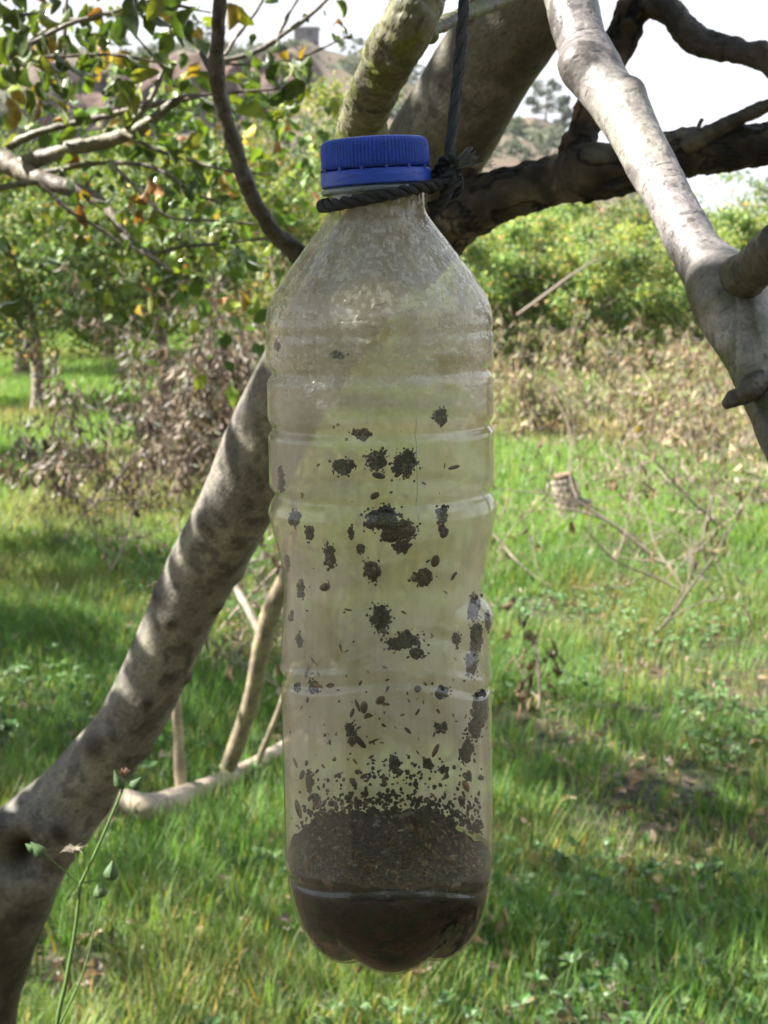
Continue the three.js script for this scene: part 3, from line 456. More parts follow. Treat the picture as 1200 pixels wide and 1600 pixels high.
// ------------------------------------------------------------------ the fruit tree that carries the bottle
const lit = []; let shadesBark;
const base = at(-100, 2000, 1.64); base.y = 0; 
const tree = thing('fruit_tree', base, 'grey barked fruit tree with leaning limb and forking branches behind the bottle', 'tree');
{
  const knot = (px, py, d, s, h, dark, tight) => ({ p: at(px, py, d), s, h, dark, tight });
  const snap = (pts, px, py, s, h, dark, tight) => {                     // a knot on the side of the branch that faces the camera
    let best = null, bd = 1e9; for (let i = 0; i < pts.length - 1; i++) for (let k = 0; k < 12; k++) { const p = pts[i].p.clone().lerp(pts[i + 1].p, k / 12), r = mixf(pts[i].r, pts[i + 1].r, k / 12), [x, y, t] = pixel(p), d = Math.hypot(x - px, y - py); if (d < bd) { bd = d; best = [t, r, d * t / FOCAL]; } }
    return knot(px, py, best[0] - Math.sqrt(Math.max(0, best[1] ** 2 - best[2] ** 2)), s, h, dark, tight);
  };
  const moss = (p, f, lo, hi) => step(lo, hi, fbm(p.x * f, p.y * f, p.z * f, 4));
  const barkCol = (tint, o = {}) => (p, dir, t, kn) => {
    const m = 0.5 + 0.5 * fbm(p.x * 22, p.y * 22, p.z * 22, 4), li = step(0.12, 0.3, fbm(p.x * 45 + 9, p.y * 45, p.z * 45, 4)), g = (o.moss ?? 0) * moss(p, o.mossF ?? 40, o.lo ?? -0.05, o.hi ?? 0.12) * (o.side ? step(-0.2, 0.5, dir.dot(o.side)) : 1) * (o.along ? o.along(t) : 1);
    let c = tint.map((x, k) => x * (0.50 + 0.85 * m) * (1 - 0.5 * step(0.16, 0.26, fbm(p.x * 110, p.y * 70, p.z * 110 + 4, 3))) * mixf(1, [1.12, 1.14, 1.08][k], li * (o.lichen ?? 0.6)));
    c = c.map((x, k) => mixf(x, [0.12, 0.15, 0.012][k], g));
    if (o.more) c = o.more(c, p, dir, t);
    return c.map((x, k) => mixf(x, [0.06, 0.045, 0.035][k], clamp(kn)));
  };
  const limbTint = [0.29, 0.275, 0.24];
  // trunk and the long leaning limb
  const limbPts = path([[-95, 1900, 1.66, 210], [-78, 1650, 1.62, 190], [-48, 1500, 1.58, 182], [5, 1390, 1.55, 168], [58, 1305, 1.53, 130], [124, 1228, 1.51, 108], [203, 1128, 1.48, 99], [262, 1005, 1.45, 100], [304, 915, 1.42, 108], [350, 830, 1.38, 117], [382, 768, 1.35, 121], [415, 690, 1.32, 127], [500, 530, 1.26, 134], [594, 385, 1.21, 146], [690, 222, 1.15, 158], [768, 90, 1.10, 158], [838, -20, 1.06, 158], [900, -160, 1.04, 150], [960, -360, 1.02, 120]]);
  const R = rng(21), K = [];
  for (const [x, y, s, h] of [[395, 728, 9, 1], [330, 815, 13, 1.2], [318, 845, 8, 1], [250, 930, 9, 1], [270, 968, 8, 1], [148, 1165, 14, 1], [290, 1060, 8, 0.8], [230, 1095, 7, 1], [385, 905, 9, 1], [175, 1270, 16, 1], [95, 1290, 10, 0.8], [180, 1150, 6, 1.2], [405, 640, 6, 1], [340, 950, 9, 0.6], [235, 1180, 9, 0.7]]) K.push(snap(limbPts, x, y, s / FOCAL * 2.3, 0.004 * h, 1.3, 1.3));
  K.push(snap(limbPts, 28, 1338, 0.017, -0.030, 1.4, 1.0), snap(limbPts, 62, 1378, 0.022, 0.010, 0.2), snap(limbPts, 2, 1296, 0.018, 0.012, 0.1), snap(limbPts, 100, 1310, 0.03, 0.008, 0.1));
  for (const [x, y, s] of [[772, 48, 10], [792, 62, 9], [810, 60, 7], [800, 85, 12], [835, 100, 8]]) K.push(snap(limbPts, x, y, s / FOCAL * 1.3, 0.003, 0.8));
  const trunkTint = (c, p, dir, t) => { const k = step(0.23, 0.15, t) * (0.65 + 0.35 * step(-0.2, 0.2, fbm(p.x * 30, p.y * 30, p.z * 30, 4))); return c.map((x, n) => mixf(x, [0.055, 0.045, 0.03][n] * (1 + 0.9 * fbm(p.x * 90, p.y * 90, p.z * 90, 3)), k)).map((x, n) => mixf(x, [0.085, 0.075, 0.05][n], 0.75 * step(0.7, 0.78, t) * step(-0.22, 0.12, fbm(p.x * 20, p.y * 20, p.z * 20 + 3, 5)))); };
  const trunkPts = [{ p: V(base.x, -0.15, base.z), r: 0.095 }, { p: V(base.x, 0.15, base.z), r: 0.075 }, { p: V(base.x - 0.02, 0.5, base.z + 0.03), r: 0.064 }, limbPts[0]];
  mesh('trunk', tube(trunkPts, { cell: 0.01, lump: 0.12, fine: 0.006, col: barkCol([0.2, 0.17, 0.13]) }), MB.rough, tree);
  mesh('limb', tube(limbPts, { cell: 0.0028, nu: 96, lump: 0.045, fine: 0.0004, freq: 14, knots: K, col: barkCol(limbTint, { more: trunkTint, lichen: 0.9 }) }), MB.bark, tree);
  const br = (list, o) => mesh(o.name ?? 'branch', tube(path(list), { cell: o.cell ?? 0.0022, nu: o.nu ?? 56, lump: o.lump ?? 0.06, fine: o.fine ?? 0.001, freq: o.freq ?? 30, knots: o.knots, tip: o.tip, col: o.col }), o.mat ?? MB.bark, tree);
  // dark horizontal bough from the limb to the right edge
  const darkTint = (c, p, dir) => { const k = step(-0.1, 0.25, fbm(p.x * 26, p.y * 26, p.z * 26, 4)); return c.map((x, n) => mixf(x, [0.04, 0.028, 0.02][n], 0.8 * k)); };
  br([[640, 420, 1.19, 90], [690, 352, 1.17, 100], [738, 322, 1.15, 92], [800, 300, 1.13, 80], [880, 280, 1.12, 74], [960, 268, 1.10, 78], [1060, 242, 1.09, 70], [1140, 232, 1.08, 66], [1240, 215, 1.07, 62], [1400, 180, 1.06, 56]], { name: 'bough', lump: 0.10, fine: 0.004, freq: 24, cell: 0.0025, col: barkCol([0.21, 0.19, 0.15], { more: darkTint }), knots: [knot(905, 245, 1.09, 0.018, 0.012, 0.2), knot(735, 365, 1.13, 0.012, 0.006, 0.3), knot(1070, 225, 1.06, 0.014, 0.006, 0.3)], mat: MB.rough });
  br([[1040, 252, 1.09, 34], [1075, 232, 1.08, 30], [1120, 205, 1.07, 26], [1165, 180, 1.06, 22], [1220, 158, 1.05, 20], [1320, 120, 1.04, 16]], { col: barkCol([0.10, 0.085, 0.068]), knots: [knot(1076, 218, 1.07, 0.008, 0.006)], fine: 0.002, nu: 30 });
  br([[1086, 216, 1.07, 9], [1092, 196, 1.07, 7], [1097, 186, 1.07, 6]], { name: 'stub', col: barkCol([0.15, 0.12, 0.1]), nu: 12, cell: 0.001 });
  // brown upright with flaking bark, growing from the bough, and the knobby one beside it
  const flake = (c, p, dir, t) => { const f = step(0.02, 0.12, fbm(p.x * 60, p.y * 30, p.z * 60, 4)) * step(0.55, 0.1, t); return c.map((x, n) => mixf(x, [0.42, 0.20, 0.09][n], 0.85 * f)); };
  br([[900, 262, 1.11, 58], [907, 228, 1.11, 50], [918, 185, 1.11, 48], [940, 130, 1.11, 50], [970, 60, 1.11, 52], [1000, 0, 1.11, 54], [1040, -90, 1.11, 54]], { lump: 0.09, fine: 0.005, col: barkCol([0.17, 0.125, 0.095], { more: flake }), mat: MB.rough });
  br([[1000, 2, 1.11, 46], [1045, 15, 1.09, 42], [1082, 58, 1.08, 44], [1120, 72, 1.07, 38], [1165, 84, 1.06, 38], [1220, 112, 1.05, 36], [1320, 150, 1.04, 32]], { lump: 0.13, fine: 0.003, freq: 38, col: barkCol([0.085, 0.066, 0.06]), knots: [knot(1072, 80, 1.06, 0.008, 0.007, 0.3), knot(1136, 92, 1.05, 0.006, 0.005), knot(1066, 6, 1.07, 0.006, 0.005), knot(1190, 74, 1.05, 0.006, 0.006), knot(1100, 40, 1.06, 0.006, 0.004)] });
  // mossy branch above the cap, its side twig, and the brown upright stick
  br([[640, 300, 1.10, 70], [590, 260, 0.98, 76], [566, 205, 0.86, 76], [582, 150, 0.80, 78], [606, 95, 0.76, 80], [640, 30, 0.73, 80], [664, -30, 0.74, 78], [680, -120, 0.86, 74], [690, -260, 1.02, 70]], { lump: 0.09, fine: 0.0022, freq: 34, cell: 0.0018, nu: 72, col: barkCol([0.17, 0.165, 0.10], { moss: 1, lo: -0.16, hi: 0.06, mossF: 55, side: V(-0.5, 0.1, 0.85), along: (t) => 0.45 + 0.55 * step(0.9, 0.5, t) }), knots: [knot(612, 130, 0.74, 0.006, 0.004, 0.3), knot(586, 190, 0.76, 0.006, 0.003, 0.3), knot(628, 150, 0.76, 0.005, 0.003)] });
  br([[655, 55, 0.76, 28], [690, 38, 0.80, 24], [730, 20, 0.84, 24], [775, 3, 0.88, 26], [840, -25, 0.92, 28]], { col: barkCol([0.15, 0.145, 0.09], { moss: 0.9, lo: -0.12, hi: 0.08 }), nu: 34, knots: [knot(676, 58, 0.77, 0.004, 0.003)] });
  br([[728, 250, 1.16, 50], [737, 195, 1.125, 42], [741, 150, 1.10, 30], [742, 100, 1.085, 26], [742, 40, 1.07, 24], [746, -40, 1.05, 22], [752, -140, 1.05, 20]], { col: barkCol([0.18, 0.125, 0.085]), nu: 36, lump: 0.08, fine: 0.002 });
  // slim knotty branch rising left of the bottle
  br([[530, 470, 1.22, 40], [468, 398, 1.20, 32], [432, 368, 1.19, 26], [396, 312, 1.18, 25], [368, 235, 1.17, 24], [346, 165, 1.16, 24], [338, 105, 1.15, 24], [342, 40, 1.14, 22], [346, -40, 1.13, 21], [350, -160, 1.12, 18]], { nu: 40, lump: 0.10, fine: 0.0016, freq: 60, col: barkCol([0.105, 0.088, 0.066]), knots: [knot(350, 212, 1.155, 0.006, 0.005, 0.3), knot(332, 118, 1.14, 0.006, 0.004, 0.4), knot(348, 52, 1.13, 0.005, 0.003), knot(384, 285, 1.17, 0.005, 0.003), knot(325, 128, 1.145, 0.005, 0.004)] });
  br([[334, 112, 1.15, 13], [322, 96, 1.15, 9], [314, 82, 1.15, 7]], { name: 'stub', nu: 14, cell: 0.0012, col: barkCol([0.13, 0.11, 0.09]) });
  // smooth pale branch in front, running down to the right edge, with a mossy stub and a broken twig
  const F = [[868, -90, 0.80, 92], [890, -10, 0.775, 90], [908, 62, 0.755, 88], [944, 135, 0.735, 88], [985, 195, 0.715, 90], [1012, 248, 0.70, 84], [1050, 320, 0.68, 82], [1085, 385, 0.662, 84], [1122, 440, 0.648, 92], [1152, 500, 0.635, 100], [1180, 560, 0.622, 102], [1208, 625, 0.61, 100], [1250, 720, 0.595, 98], [1310, 860, 0.58, 96]];
  const mossLow = (c, p, dir, t) => { const q = pixel(p), k = step(420, 470, q[1]) * step(-0.28, 0.0, fbm(p.x * 42, p.y * 42, p.z * 42, 4) + 0.12 * (q[0] < 1150 ? 1 : -1)); const pale = step(0.05, 0.2, fbm(p.x * 60, p.y * 40, p.z * 60, 4)) * step(480, 560, q[1]); return c.map((x, n) => mixf(mixf(x, [0.075, 0.085, 0.03][n], 0.85 * k), [0.42, 0.41, 0.40][n], 0.6 * pale)); };
  br(F.map(([x, y, d, w]) => [x, y, d, w * 0.93]), { name: 'branch', lump: 0.045, fine: 0.0006, freq: 40, cell: 0.0012, nu: 96, mat: MB.sheen, col: barkCol([0.30, 0.28, 0.285], { more: mossLow, lichen: 0.3 }), knots: [knot(1002, 118, 0.715, 0.0075, 0.0062, 0.9, 1.6), knot(896, 98, 0.735, 0.010, 0.007, 0.5), knot(978, 258, 0.69, 0.005, 0.003, 0.8, 1.5), knot(1142, 440, 0.635, 0.017, 0.007, 0.3)] });
  br([[1118, 480, 0.655, 60], [1140, 456, 0.643, 76], [1166, 430, 0.622, 74], [1200, 402, 0.602, 74], [1240, 372, 0.58, 72], [1330, 330, 0.54, 70]], { lump: 0.09, fine: 0.0014, freq: 50, cell: 0.0015, nu: 64, col: barkCol([0.10, 0.095, 0.06], { moss: 0.5 }), name: 'branch' });
  br([[1186, 596, 0.605, 40], [1168, 608, 0.60, 34], [1150, 622, 0.598, 27], [1134, 632, 0.596, 18]], { name: 'stub', lump: 0.16, fine: 0.0018, freq: 70, cell: 0.0011, nu: 40, col: barkCol([0.11, 0.095, 0.075]) });

  // boughs above the view, with the twigs and leaves that shade the bottle
  const wood = [], list = [], list2 = [];
  for (const [a, b, k] of [[F[2], F[7], 0.05], [[500, 462, 0.475], [512, 470, 0.475], 0.04], [[620, 215, 1.14], [690, 170, 1.12], 0.03], [[770, 60, 1.1], [790, 30, 1.1], 0.02], [[690, 280, 1.1], [960, 240, 1.07], 0.02]]) for (let i = 0; i <= 16; i++) lit.push([at(mixf(a[0], b[0], i / 16), mixf(a[1], b[1], i / 16), mixf(a[2], b[2], i / 16)), k]);
  for (let i = 0; i <= 60; i++) { const f = 4 + 8.2 * i / 60, a = Math.floor(f), q = limbPts[a].p.clone().lerp(limbPts[a + 1].p, f - a), r = mixf(limbPts[a].r, limbPts[a + 1].r, f - a), ax = limbPts[a + 1].p.clone().sub(limbPts[a].p).normalize(), sd = new THREE.Vector3().crossVectors(ax, SUN).normalize(), k = sd.z < 0 ? 0.75 : -0.75; lit.push([q.addScaledVector(sd, r * k), f > 11.3 ? 0.05 : 0.036]); }
  shadesBark = (p) => { for (const [q, k] of lit) { const d = p.clone().sub(q), s = d.dot(SUN); if (s > 0 && d.addScaledVector(SUN, -s).length() < k) return true; } return false; };
  const boughs = [[V(0.16, 2.05, -1.1), V(-0.15, 2.25, -0.9), V(-0.5, 2.2, -0.6), V(-0.85, 2.25, -0.35)], [V(0.2, 2.2, -1.08), V(-0.2, 2.6, -1.0), V(-0.8, 2.75, -1.1), V(-1.4, 2.8, -1.3)], [V(0.2, 2.2, -1.08), V(0.1, 2.6, -0.4), V(-0.2, 2.8, 0.2), V(-0.5, 2.9, 0.7)], [V(0.2, 2.3, -1.08), V(0.5, 2.7, -1.5), V(0.8, 3.0, -2.0), V(0.9, 3.2, -2.6)], [V(-0.3, 2.5, -1.0), V(-0.8, 2.8, -1.9), V(-1.2, 3.0, -2.8), V(-1.5, 3.1, -3.6)]];
  const bp = [];
  for (const b of boughs) { for (let k = 0; k < 14 && new THREE.CatmullRomCurve3(b).getPoints(40).some((q) => shadesBark(q)); k++) for (let i = 1; i < 4; i++) b[i].add(V(-0.02, 0.05, 0.06)); const pts = b.map((p, i) => ({ p, r: 0.016 - 0.003 * i })); wood.push(tube(pts, { cell: 0.02, nu: 12, col: () => [0.3, 0.26, 0.2] })); const c = new THREE.CatmullRomCurve3(b); for (let i = 2; i <= 20; i++) bp.push(c.getPoint(i / 20)); }
  const addClump = (c, n, s, avoid) => {
    let best = bp[0]; for (const q of bp) if (q.distanceTo(c) < best.distanceTo(c)) best = q;
    if (avoid && shadesBark(c)) return;
    const mid = best.clone().lerp(c, 0.5).add(V(0, 0.04, 0));
    if (!inFrame(mid) && !inFrame(c) && !(avoid && [0.25, 0.5, 0.75, 1].some((f) => shadesBark(best.clone().lerp(mid, f)) || shadesBark(mid.clone().lerp(c, f))))) wood.push(tube([{ p: best, r: 0.006 }, { p: mid, r: 0.004 }, { p: c, r: 0.002 }], { cell: 0.02, nu: 5, col: () => [0.3, 0.24, 0.18] }));
    for (let i = 0; i < n; i++) { const p = c.clone().add(V(gauss(R) * s, gauss(R) * s, gauss(R) * s)); if (inFrame(p, 70) || (avoid && shadesBark(p))) continue; list.push([pose(p, unit(R).add(V(0, -0.6, 0)), unit(R).add(V(0, 0.8, 0)), 0.045 + 0.03 * R()), leafColour(R, [1, 1, 1], 0.08)]); }
  };
  // leaves whose shadows fall on the near side of the limb
  for (let i = 0; i < 46; i++) {
    const f = 4 + 8 * R(), a = Math.floor(f), q = limbPts[a].p.clone().lerp(limbPts[a + 1].p, f - a), side = V(0, 0, 1).addScaledVector(SUN, -SUN.z).normalize();
    const p = q.addScaledVector(SUN, 0.62 + 0.35 * R()).addScaledVector(side, 0.058 + 0.03 * R() - 0.012 * (noise(f * 4, 3, 3) > 0.3 ? 1 : 0)); if (inFrame(p, 60)) continue;
    list.push([pose(p, unit(R), SUN.clone().add(unit(R).multiplyScalar(0.5)), 0.034 + 0.016 * R()), leafColour(R, [1, 1, 1], 0.05)]);
  }
  for (let i = 0; i < 90; i++) {                                         // and on the trunk and the upper limb
    const f = i < 50 ? 0.5 + 3 * R() : 12.6 + 3 * R(), a = Math.floor(f), p = limbPts[a].p.clone().lerp(limbPts[a + 1].p, f - a).addScaledVector(SUN, 0.7 + 0.5 * R()).add(V(0.04 * gauss(R), 0.04 * gauss(R), 0.05 * gauss(R) + (i < 50 ? 0 : 0.02))); if (inFrame(p, 60)) continue;
    list.push([pose(p, unit(R), SUN.clone().add(unit(R).multiplyScalar(0.5)), 0.04 + 0.02 * R()), leafColour(R, [1, 1, 1], 0.05)]);
  }
  // over the bottle
  for (let i = 0; i < 150; i++) { const q = at(600 + 260 * (R() - 0.5), 200 + 1330 * R(), 0.5 + 0.08 * (R() - 0.5)); addClump(q.addScaledVector(SUN, 0.55 + 0.7 * R()), 7, 0.035, true); }
  // dapples over the limb and the other branches
  for (let i = 0; i < 46; i++) { const k = limbPts[3 + Math.floor(R() * 13)].p; addClump(k.clone().addScaledVector(SUN, 0.7 + 0.8 * R()).add(V(0.12 * gauss(R), 0.12 * gauss(R), 0.05 * gauss(R))), 6, 0.04, true); }
  for (let i = 0; i < 50; i++) { const q = at(1120 + 160 * R(), 440 + 260 * R(), 0.62); addClump(q.addScaledVector(SUN, 0.75 + 0.6 * R()), 6, 0.03, true); }
  for (let i = 0; i < 40; i++) { const q = at(720 + 480 * R(), 330 - 250 * R(), 1.1); addClump(q.addScaledVector(SUN, 1.0 + 0.6 * R()), 6, 0.035, true); }
  // the crown that shades the grass in front
  for (let i = 0; i < 520; i++) { const z = -(2.6 + 5.6 * R()), x = (R() - 0.5) * (-z * 0.5) - 0.1, k = 2.3 + 1.2 * R(); if (noise(x * 1.1, 70, z * 1.1) > 0.06 + (z < -5.6 ? -0.4 : 0)) continue; addClump(V(x, 0, z).addScaledVector(SUN, k / SUN.y), 13, 0.09, true); }
  for (let i = 0; i < 260; i++) { const c = V(-1.0 + 2.0 * R(), 2.15 + 1.0 * R(), 1.4 - 3.4 * R()); if (noise(c.x * 2, c.y * 2, c.z * 2) > 0.3) continue; addClump(c, 16, 0.09, true); }
  mesh('high_branch', mergeGeometries(wood), MB.rough, tree, 'stuff');
  instances('crown', LEAFG[0], foliage, list, tree);
}

// ------------------------------------------------------------------ the leafy neighbour at upper left
{
  const R = rng(404), rootp = at(-260, 1500, 2.2); rootp.y = 0;
  const t = thing('leafy_tree', rootp, 'fruit tree with yellowing leaves reaching in from upper left', 'tree');
  const col = (p) => { const k = 0.75 + 0.5 * fbm(p.x * 40, p.y * 40, p.z * 40, 3), g = step(0, 0.3, fbm(p.x * 18, p.y * 18, p.z * 18, 3)); return [0.27 * k, mixf(0.235, 0.26, g) * k, mixf(0.20, 0.15, g) * k]; };
  mesh('trunk', tube([{ p: rootp.clone().add(V(0, -0.1, 0)), r: 0.09 }, { p: rootp.clone().add(V(0.03, 0.7, 0)), r: 0.07 }, { p: at(-170, 330, 2.2), r: 0.04 }, { p: at(-70, 240, 2.1), r: 0.02 }], { cell: 0.02, lump: 0.1, fine: 0.004, col }), MB.rough, t);
  const anchors = [];
  const br = (list, name = 'branch', every = 1) => { const pts = path(list), m = mesh(name, tube(pts, { cell: 0.004, nu: 18, lump: 0.12, fine: 0.0015, freq: 60, col }), MB.bark, t); const c = new THREE.CatmullRomCurve3(pts.map((k) => k.p), false, 'centripetal'), L = c.getLength(); for (let i = 1; i < L / 0.02; i++) anchors.push([c.getPoint(i / (L / 0.02)), c.getTangent(i / (L / 0.02)), every]); return m; };
  br([[-180, 200, 2.15, 44], [-60, 235, 2.05, 40], [0, 250, 2.0, 36], [40, 270, 1.98, 30], [95, 290, 1.96, 24], [150, 310, 1.95, 20], [178, 340, 1.94, 16], [200, 375, 1.93, 13], [235, 400, 1.92, 10], [270, 425, 1.92, 6]], 'branch', 0.5);
  br([[20, 262, 1.99, 24], [60, 248, 1.98, 26], [110, 232, 1.97, 26], [180, 216, 1.96, 24], [225, 196, 1.95, 20], [265, 165, 1.94, 14], [290, 148, 1.93, 7]], 'branch', 0.5);
  br([[-120, 260, 2.1, 16], [0, 233, 2.05, 14], [60, 207, 2.03, 12], [130, 190, 2.02, 11], [210, 170, 2.01, 10], [260, 160, 2.0, 9], [310, 152, 2.0, 5]], 'branch', 0.7);
  br([[196, 200, 1.95, 12], [228, 166, 1.95, 10], [245, 135, 1.95, 9], [258, 100, 1.95, 7], [264, 60, 1.95, 5], [268, 10, 1.95, 4]], 'branch', 0.8);
  br([[256, 106, 1.95, 6], [232, 80, 1.94, 5], [212, 55, 1.94, 4], [195, 30, 1.94, 3]], 'twig', 0.8);
  br([[-80, 130, 2.0, 10], [20, 80, 1.98, 9], [80, 45, 1.97, 8], [130, 26, 1.96, 7], [180, 18, 1.96, 5]], 'twig', 1.5);
  br([[-40, 120, 1.85, 10], [60, 62, 1.85, 8], [115, 35, 1.85, 8], [180, 18, 1.85, 6], [240, 0, 1.85, 5]], 'twig', 1.5);
  br([[-60, 90, 1.9, 9], [40, 90, 1.9, 7], [100, 88, 1.9, 6], [180, 86, 1.9, 5], [250, 98, 1.9, 4]], 'twig', 1.8);
  br([[-40, 100, 1.95, 8], [30, 120, 1.95, 7], [70, 148, 1.95, 6], [120, 170, 1.95, 4]], 'twig', 1.6);
  br([[105, -30, 1.9, 7], [102, 40, 1.9, 6], [98, 110, 1.9, 5], [92, 150, 1.9, 4]], 'twig', 1.4);
  br([[60, 272, 1.97, 10], [150, 255, 1.96, 8], [240, 262, 1.95, 7], [300, 300, 1.94, 6], [340, 316, 1.94, 4]], 'twig', 0.8);
  br([[195, 210, 1.95, 9], [250, 236, 1.94, 7], [300, 252, 1.94, 6], [365, 268, 1.93, 5], [430, 272, 1.93, 3]], 'twig', 0.9);
  br([[290, 150, 2.0, 6], [350, 145, 2.0, 5], [420, 140, 2.0, 4], [450, 136, 2.0, 3]], 'twig', 1.2);
  br([[330, 100, 2.05, 5], [400, 100, 2.05, 4], [470, 90, 2.05, 4], [515, 70, 2.05, 3], [548, 55, 2.05, 2]], 'twig', 0.9);
  br([[338, 98, 2.05, 10], [400, 80, 2.05, 9], [445, 52, 2.05, 8], [500, 10, 2.05, 7], [530, -30, 2.05, 6]], 'twig', 0.35);
  br([[434, 58, 2.05, 6], [450, 25, 2.05, 5], [470, -10, 2.05, 4]], 'twig', 0.2);
  br([[350, 88, 2.05, 7], [375, 50, 2.05, 6], [400, 18, 2.05, 5], [420, -20, 2.05, 5]], 'twig', 0.3);
  br([[60, 285, 1.9, 8], [110, 330, 1.9, 6], [160, 360, 1.9, 5], [200, 390, 1.9, 4]], 'twig', 0.9);
  br([[170, 250, 1.9, 7], [220, 300, 1.9, 6], [262, 338, 1.9, 5], [330, 345, 1.9, 4], [400, 350, 1.9, 3]], 'twig', 0.9);
  br([[230, 398, 1.92, 7], [290, 385, 1.92, 5], [350, 380, 1.92, 4], [420, 372, 1.92, 3]], 'twig', 0.7);
  br([[200, -60, 1.6, 10], [240, -5, 1.6, 8], [285, 10, 1.6, 6], [330, 20, 1.6, 4]], 'twig', 2.2);
  br([[-60, 40, 1.8, 9], [-10, 30, 1.8, 7], [60, 20, 1.8, 5]], 'twig', 2);
  br([[-40, 300, 1.8, 8], [30, 288, 1.8, 10], [60, 285, 1.8, 6]], 'twig', 0.5);
  // single leaves: those whose place the picture shows, then more along the wood
  const leaves = [];
  const put = (x, y, size, d, k, m) => leaves.push([at(x, y, d), 0.85 * size / FOCAL * d, k, m]);
  for (const [x, y, s, d, m] of [[28, 35, 62, 1.8, 2], [45, 90, 62, 1.8, 0], [95, 165, 62, 1.8, 3], [118, 110, 58, 1.8, 6], [125, 135, 50, 1.8, 1], [142, 108, 55, 1.85, 6], [222, 120, 60, 1.85, 3], [150, 22, 38, 1.85, 5], [186, 28, 48, 1.85, 3], [180, 55, 60, 1.85, 0], [215, 20, 85, 1.6, 1], [240, 25, 95, 1.6, 6], [268, 18, 90, 1.6, 1], [285, 30, 80, 1.6, 0], [310, 62, 66, 1.7, 4], [205, 98, 45, 1.9, 2], [48, 155, 46, 1.85, 2], [20, 175, 60, 1.85, 4], [15, 75, 55, 1.85, 3], [330, 165, 54, 1.95, 1], [362, 20, 52, 1.95, 4], [350, 180, 48, 1.95, 6], [300, 112, 46, 1.95, 4], [350, 285, 34, 1.9, 4], [232, 300, 60, 1.85, 5], [208, 318, 54, 1.85, 4], [132, 335, 48, 1.9, 5], [218, 345, 42, 1.9, 5], [196, 300, 40, 1.9, 2], [285, 255, 44, 1.9, 3], [300, 295, 44, 1.9, 1], [12, 480, 62, 1.7, 6], [32, 500, 46, 1.7, 1], [380, 465, 52, 2.0, 4], [428, 118, 60, 2.0, 1], [445, 115, 58, 2.0, 3], [460, 140, 58, 2.0, 0], [470, 125, 50, 2.0, 7], [435, 155, 50, 2.0, 1], [480, 118, 46, 2.0, 2], [405, 100, 44, 2.0, 0], [420, 95, 40, 2.0, 1], [518, 60, 26, 2.05, 6], [538, 50, 24, 2.05, 1], [545, 58, 22, 2.05, 6], [380, 25, 48, 2.0, 3], [260, 70, 50, 1.9, 2], [130, 60, 50, 1.9, 1], [70, 30, 56, 1.85, 3], [5, 20, 62, 1.8, 2], [35, 60, 62, 1.8, 0], [60, 170, 50, 1.85, 5], [395, 60, 22, 2.05, 0], [478, 28, 20, 2.05, 2], [505, 22, 20, 2.05, 0]]) put(x, y, s, d, Math.floor(R() * 5), m);
  while (leaves.length < 296) {
    const [p, dd, w] = anchors[Math.floor(R() * anchors.length)], q = p.clone().add(unit(R).multiplyScalar(0.02 + 0.03 * R())), [x, y] = pixel(q);
    if (R() > w * 0.5 || !inFrame(q, 20)) continue;
    const cover = x > 300 && y < 60 ? 0.25 : 1; if (R() > cover) continue;
    leaves.push([q, (0.017 + 0.017 * R()) * (y > 260 ? 0.7 : 0.95), Math.floor(R() * 5), R() < 0.08 ? 4 : R() < 0.04 ? 5 : [0, 1, 2, 3, 6, 7][Math.floor(R() * 6)]]);
  }
  for (const [p, s, k, m] of leaves) { const l = mesh('leaf', LEAFG[k], LEAF[m], t); const d = V(1.1 * gauss(R), -0.75, 1.1 * gauss(R)); pose(p.clone().addScaledVector(d.clone().normalize(), -s * 0.55), d, unit(R).add(V(0.1, 0.35, 0.75)), s).decompose(l.position, l.quaternion, l.scale); l.position.sub(t.position); }
  // the rest of its crown, above and to the left of the view
  const list = [], wood = [];
  for (let i = 0; i < 150; i++) {
    const c = V(-2.6 + 2.2 * R(), 1.5 + 1.9 * R(), -1.2 - 2.6 * R()); if (inFrame(c, 150)) continue; if (noise(c.x * 1.5, c.y * 1.5, c.z * 1.5) > 0.35) continue;
    const s = rootp.clone().setY(1.3).lerp(c, 0.25); if (i % 3 === 0) { let ok = true; for (let k = 0; k <= 6; k++) if (inFrame(s.clone().lerp(c, k / 6), 60)) ok = false; if (ok) wood.push(tube([{ p: s, r: 0.016 }, { p: s.clone().lerp(c, 0.5).add(V(0, 0.1, 0)), r: 0.01 }, { p: c, r: 0.003 }], { cell: 0.04, nu: 6, col })); }
    for (let k = 0; k < 22; k++) { const p = c.clone().add(V(gauss(R) * 0.12, gauss(R) * 0.12, gauss(R) * 0.12)); if (inFrame(p, 80) || shadesBark(p)) continue; list.push([pose(p, unit(R).add(V(0, -0.6, 0)), unit(R).add(V(0, 0.8, 0)), 0.04 + 0.03 * R()), leafColour(R, [1, 1, 1], 0.08)]); }
  }
  if (wood.length) mesh('high_branch', mergeGeometries(wood), MB.rough, t, 'stuff');
  // smaller leaves of the same tree farther back inside the view
  for (let i = 0; i < 1500; i++) { const [p, , w] = anchors[Math.floor(R() * anchors.length)]; if (R() > w * 0.6) continue; const q = p.clone().add(unit(R).multiplyScalar(0.06)).add(V(0.10 * gauss(R), -0.20 * R() * R(), -0.2 - 1.0 * R())), [x, y] = pixel(q); if (x > 320 && y < 80) continue; list.push([pose(q, unit(R).add(V(0, -0.7, 0)), unit(R).add(V(0, 0.5, 0.4)), 0.014 + 0.016 * R()), leafColour(R, [1.3, 1.25, 1], 0.06)]); }
  instances('crown', LEAFG[2], foliage, list, t);
}

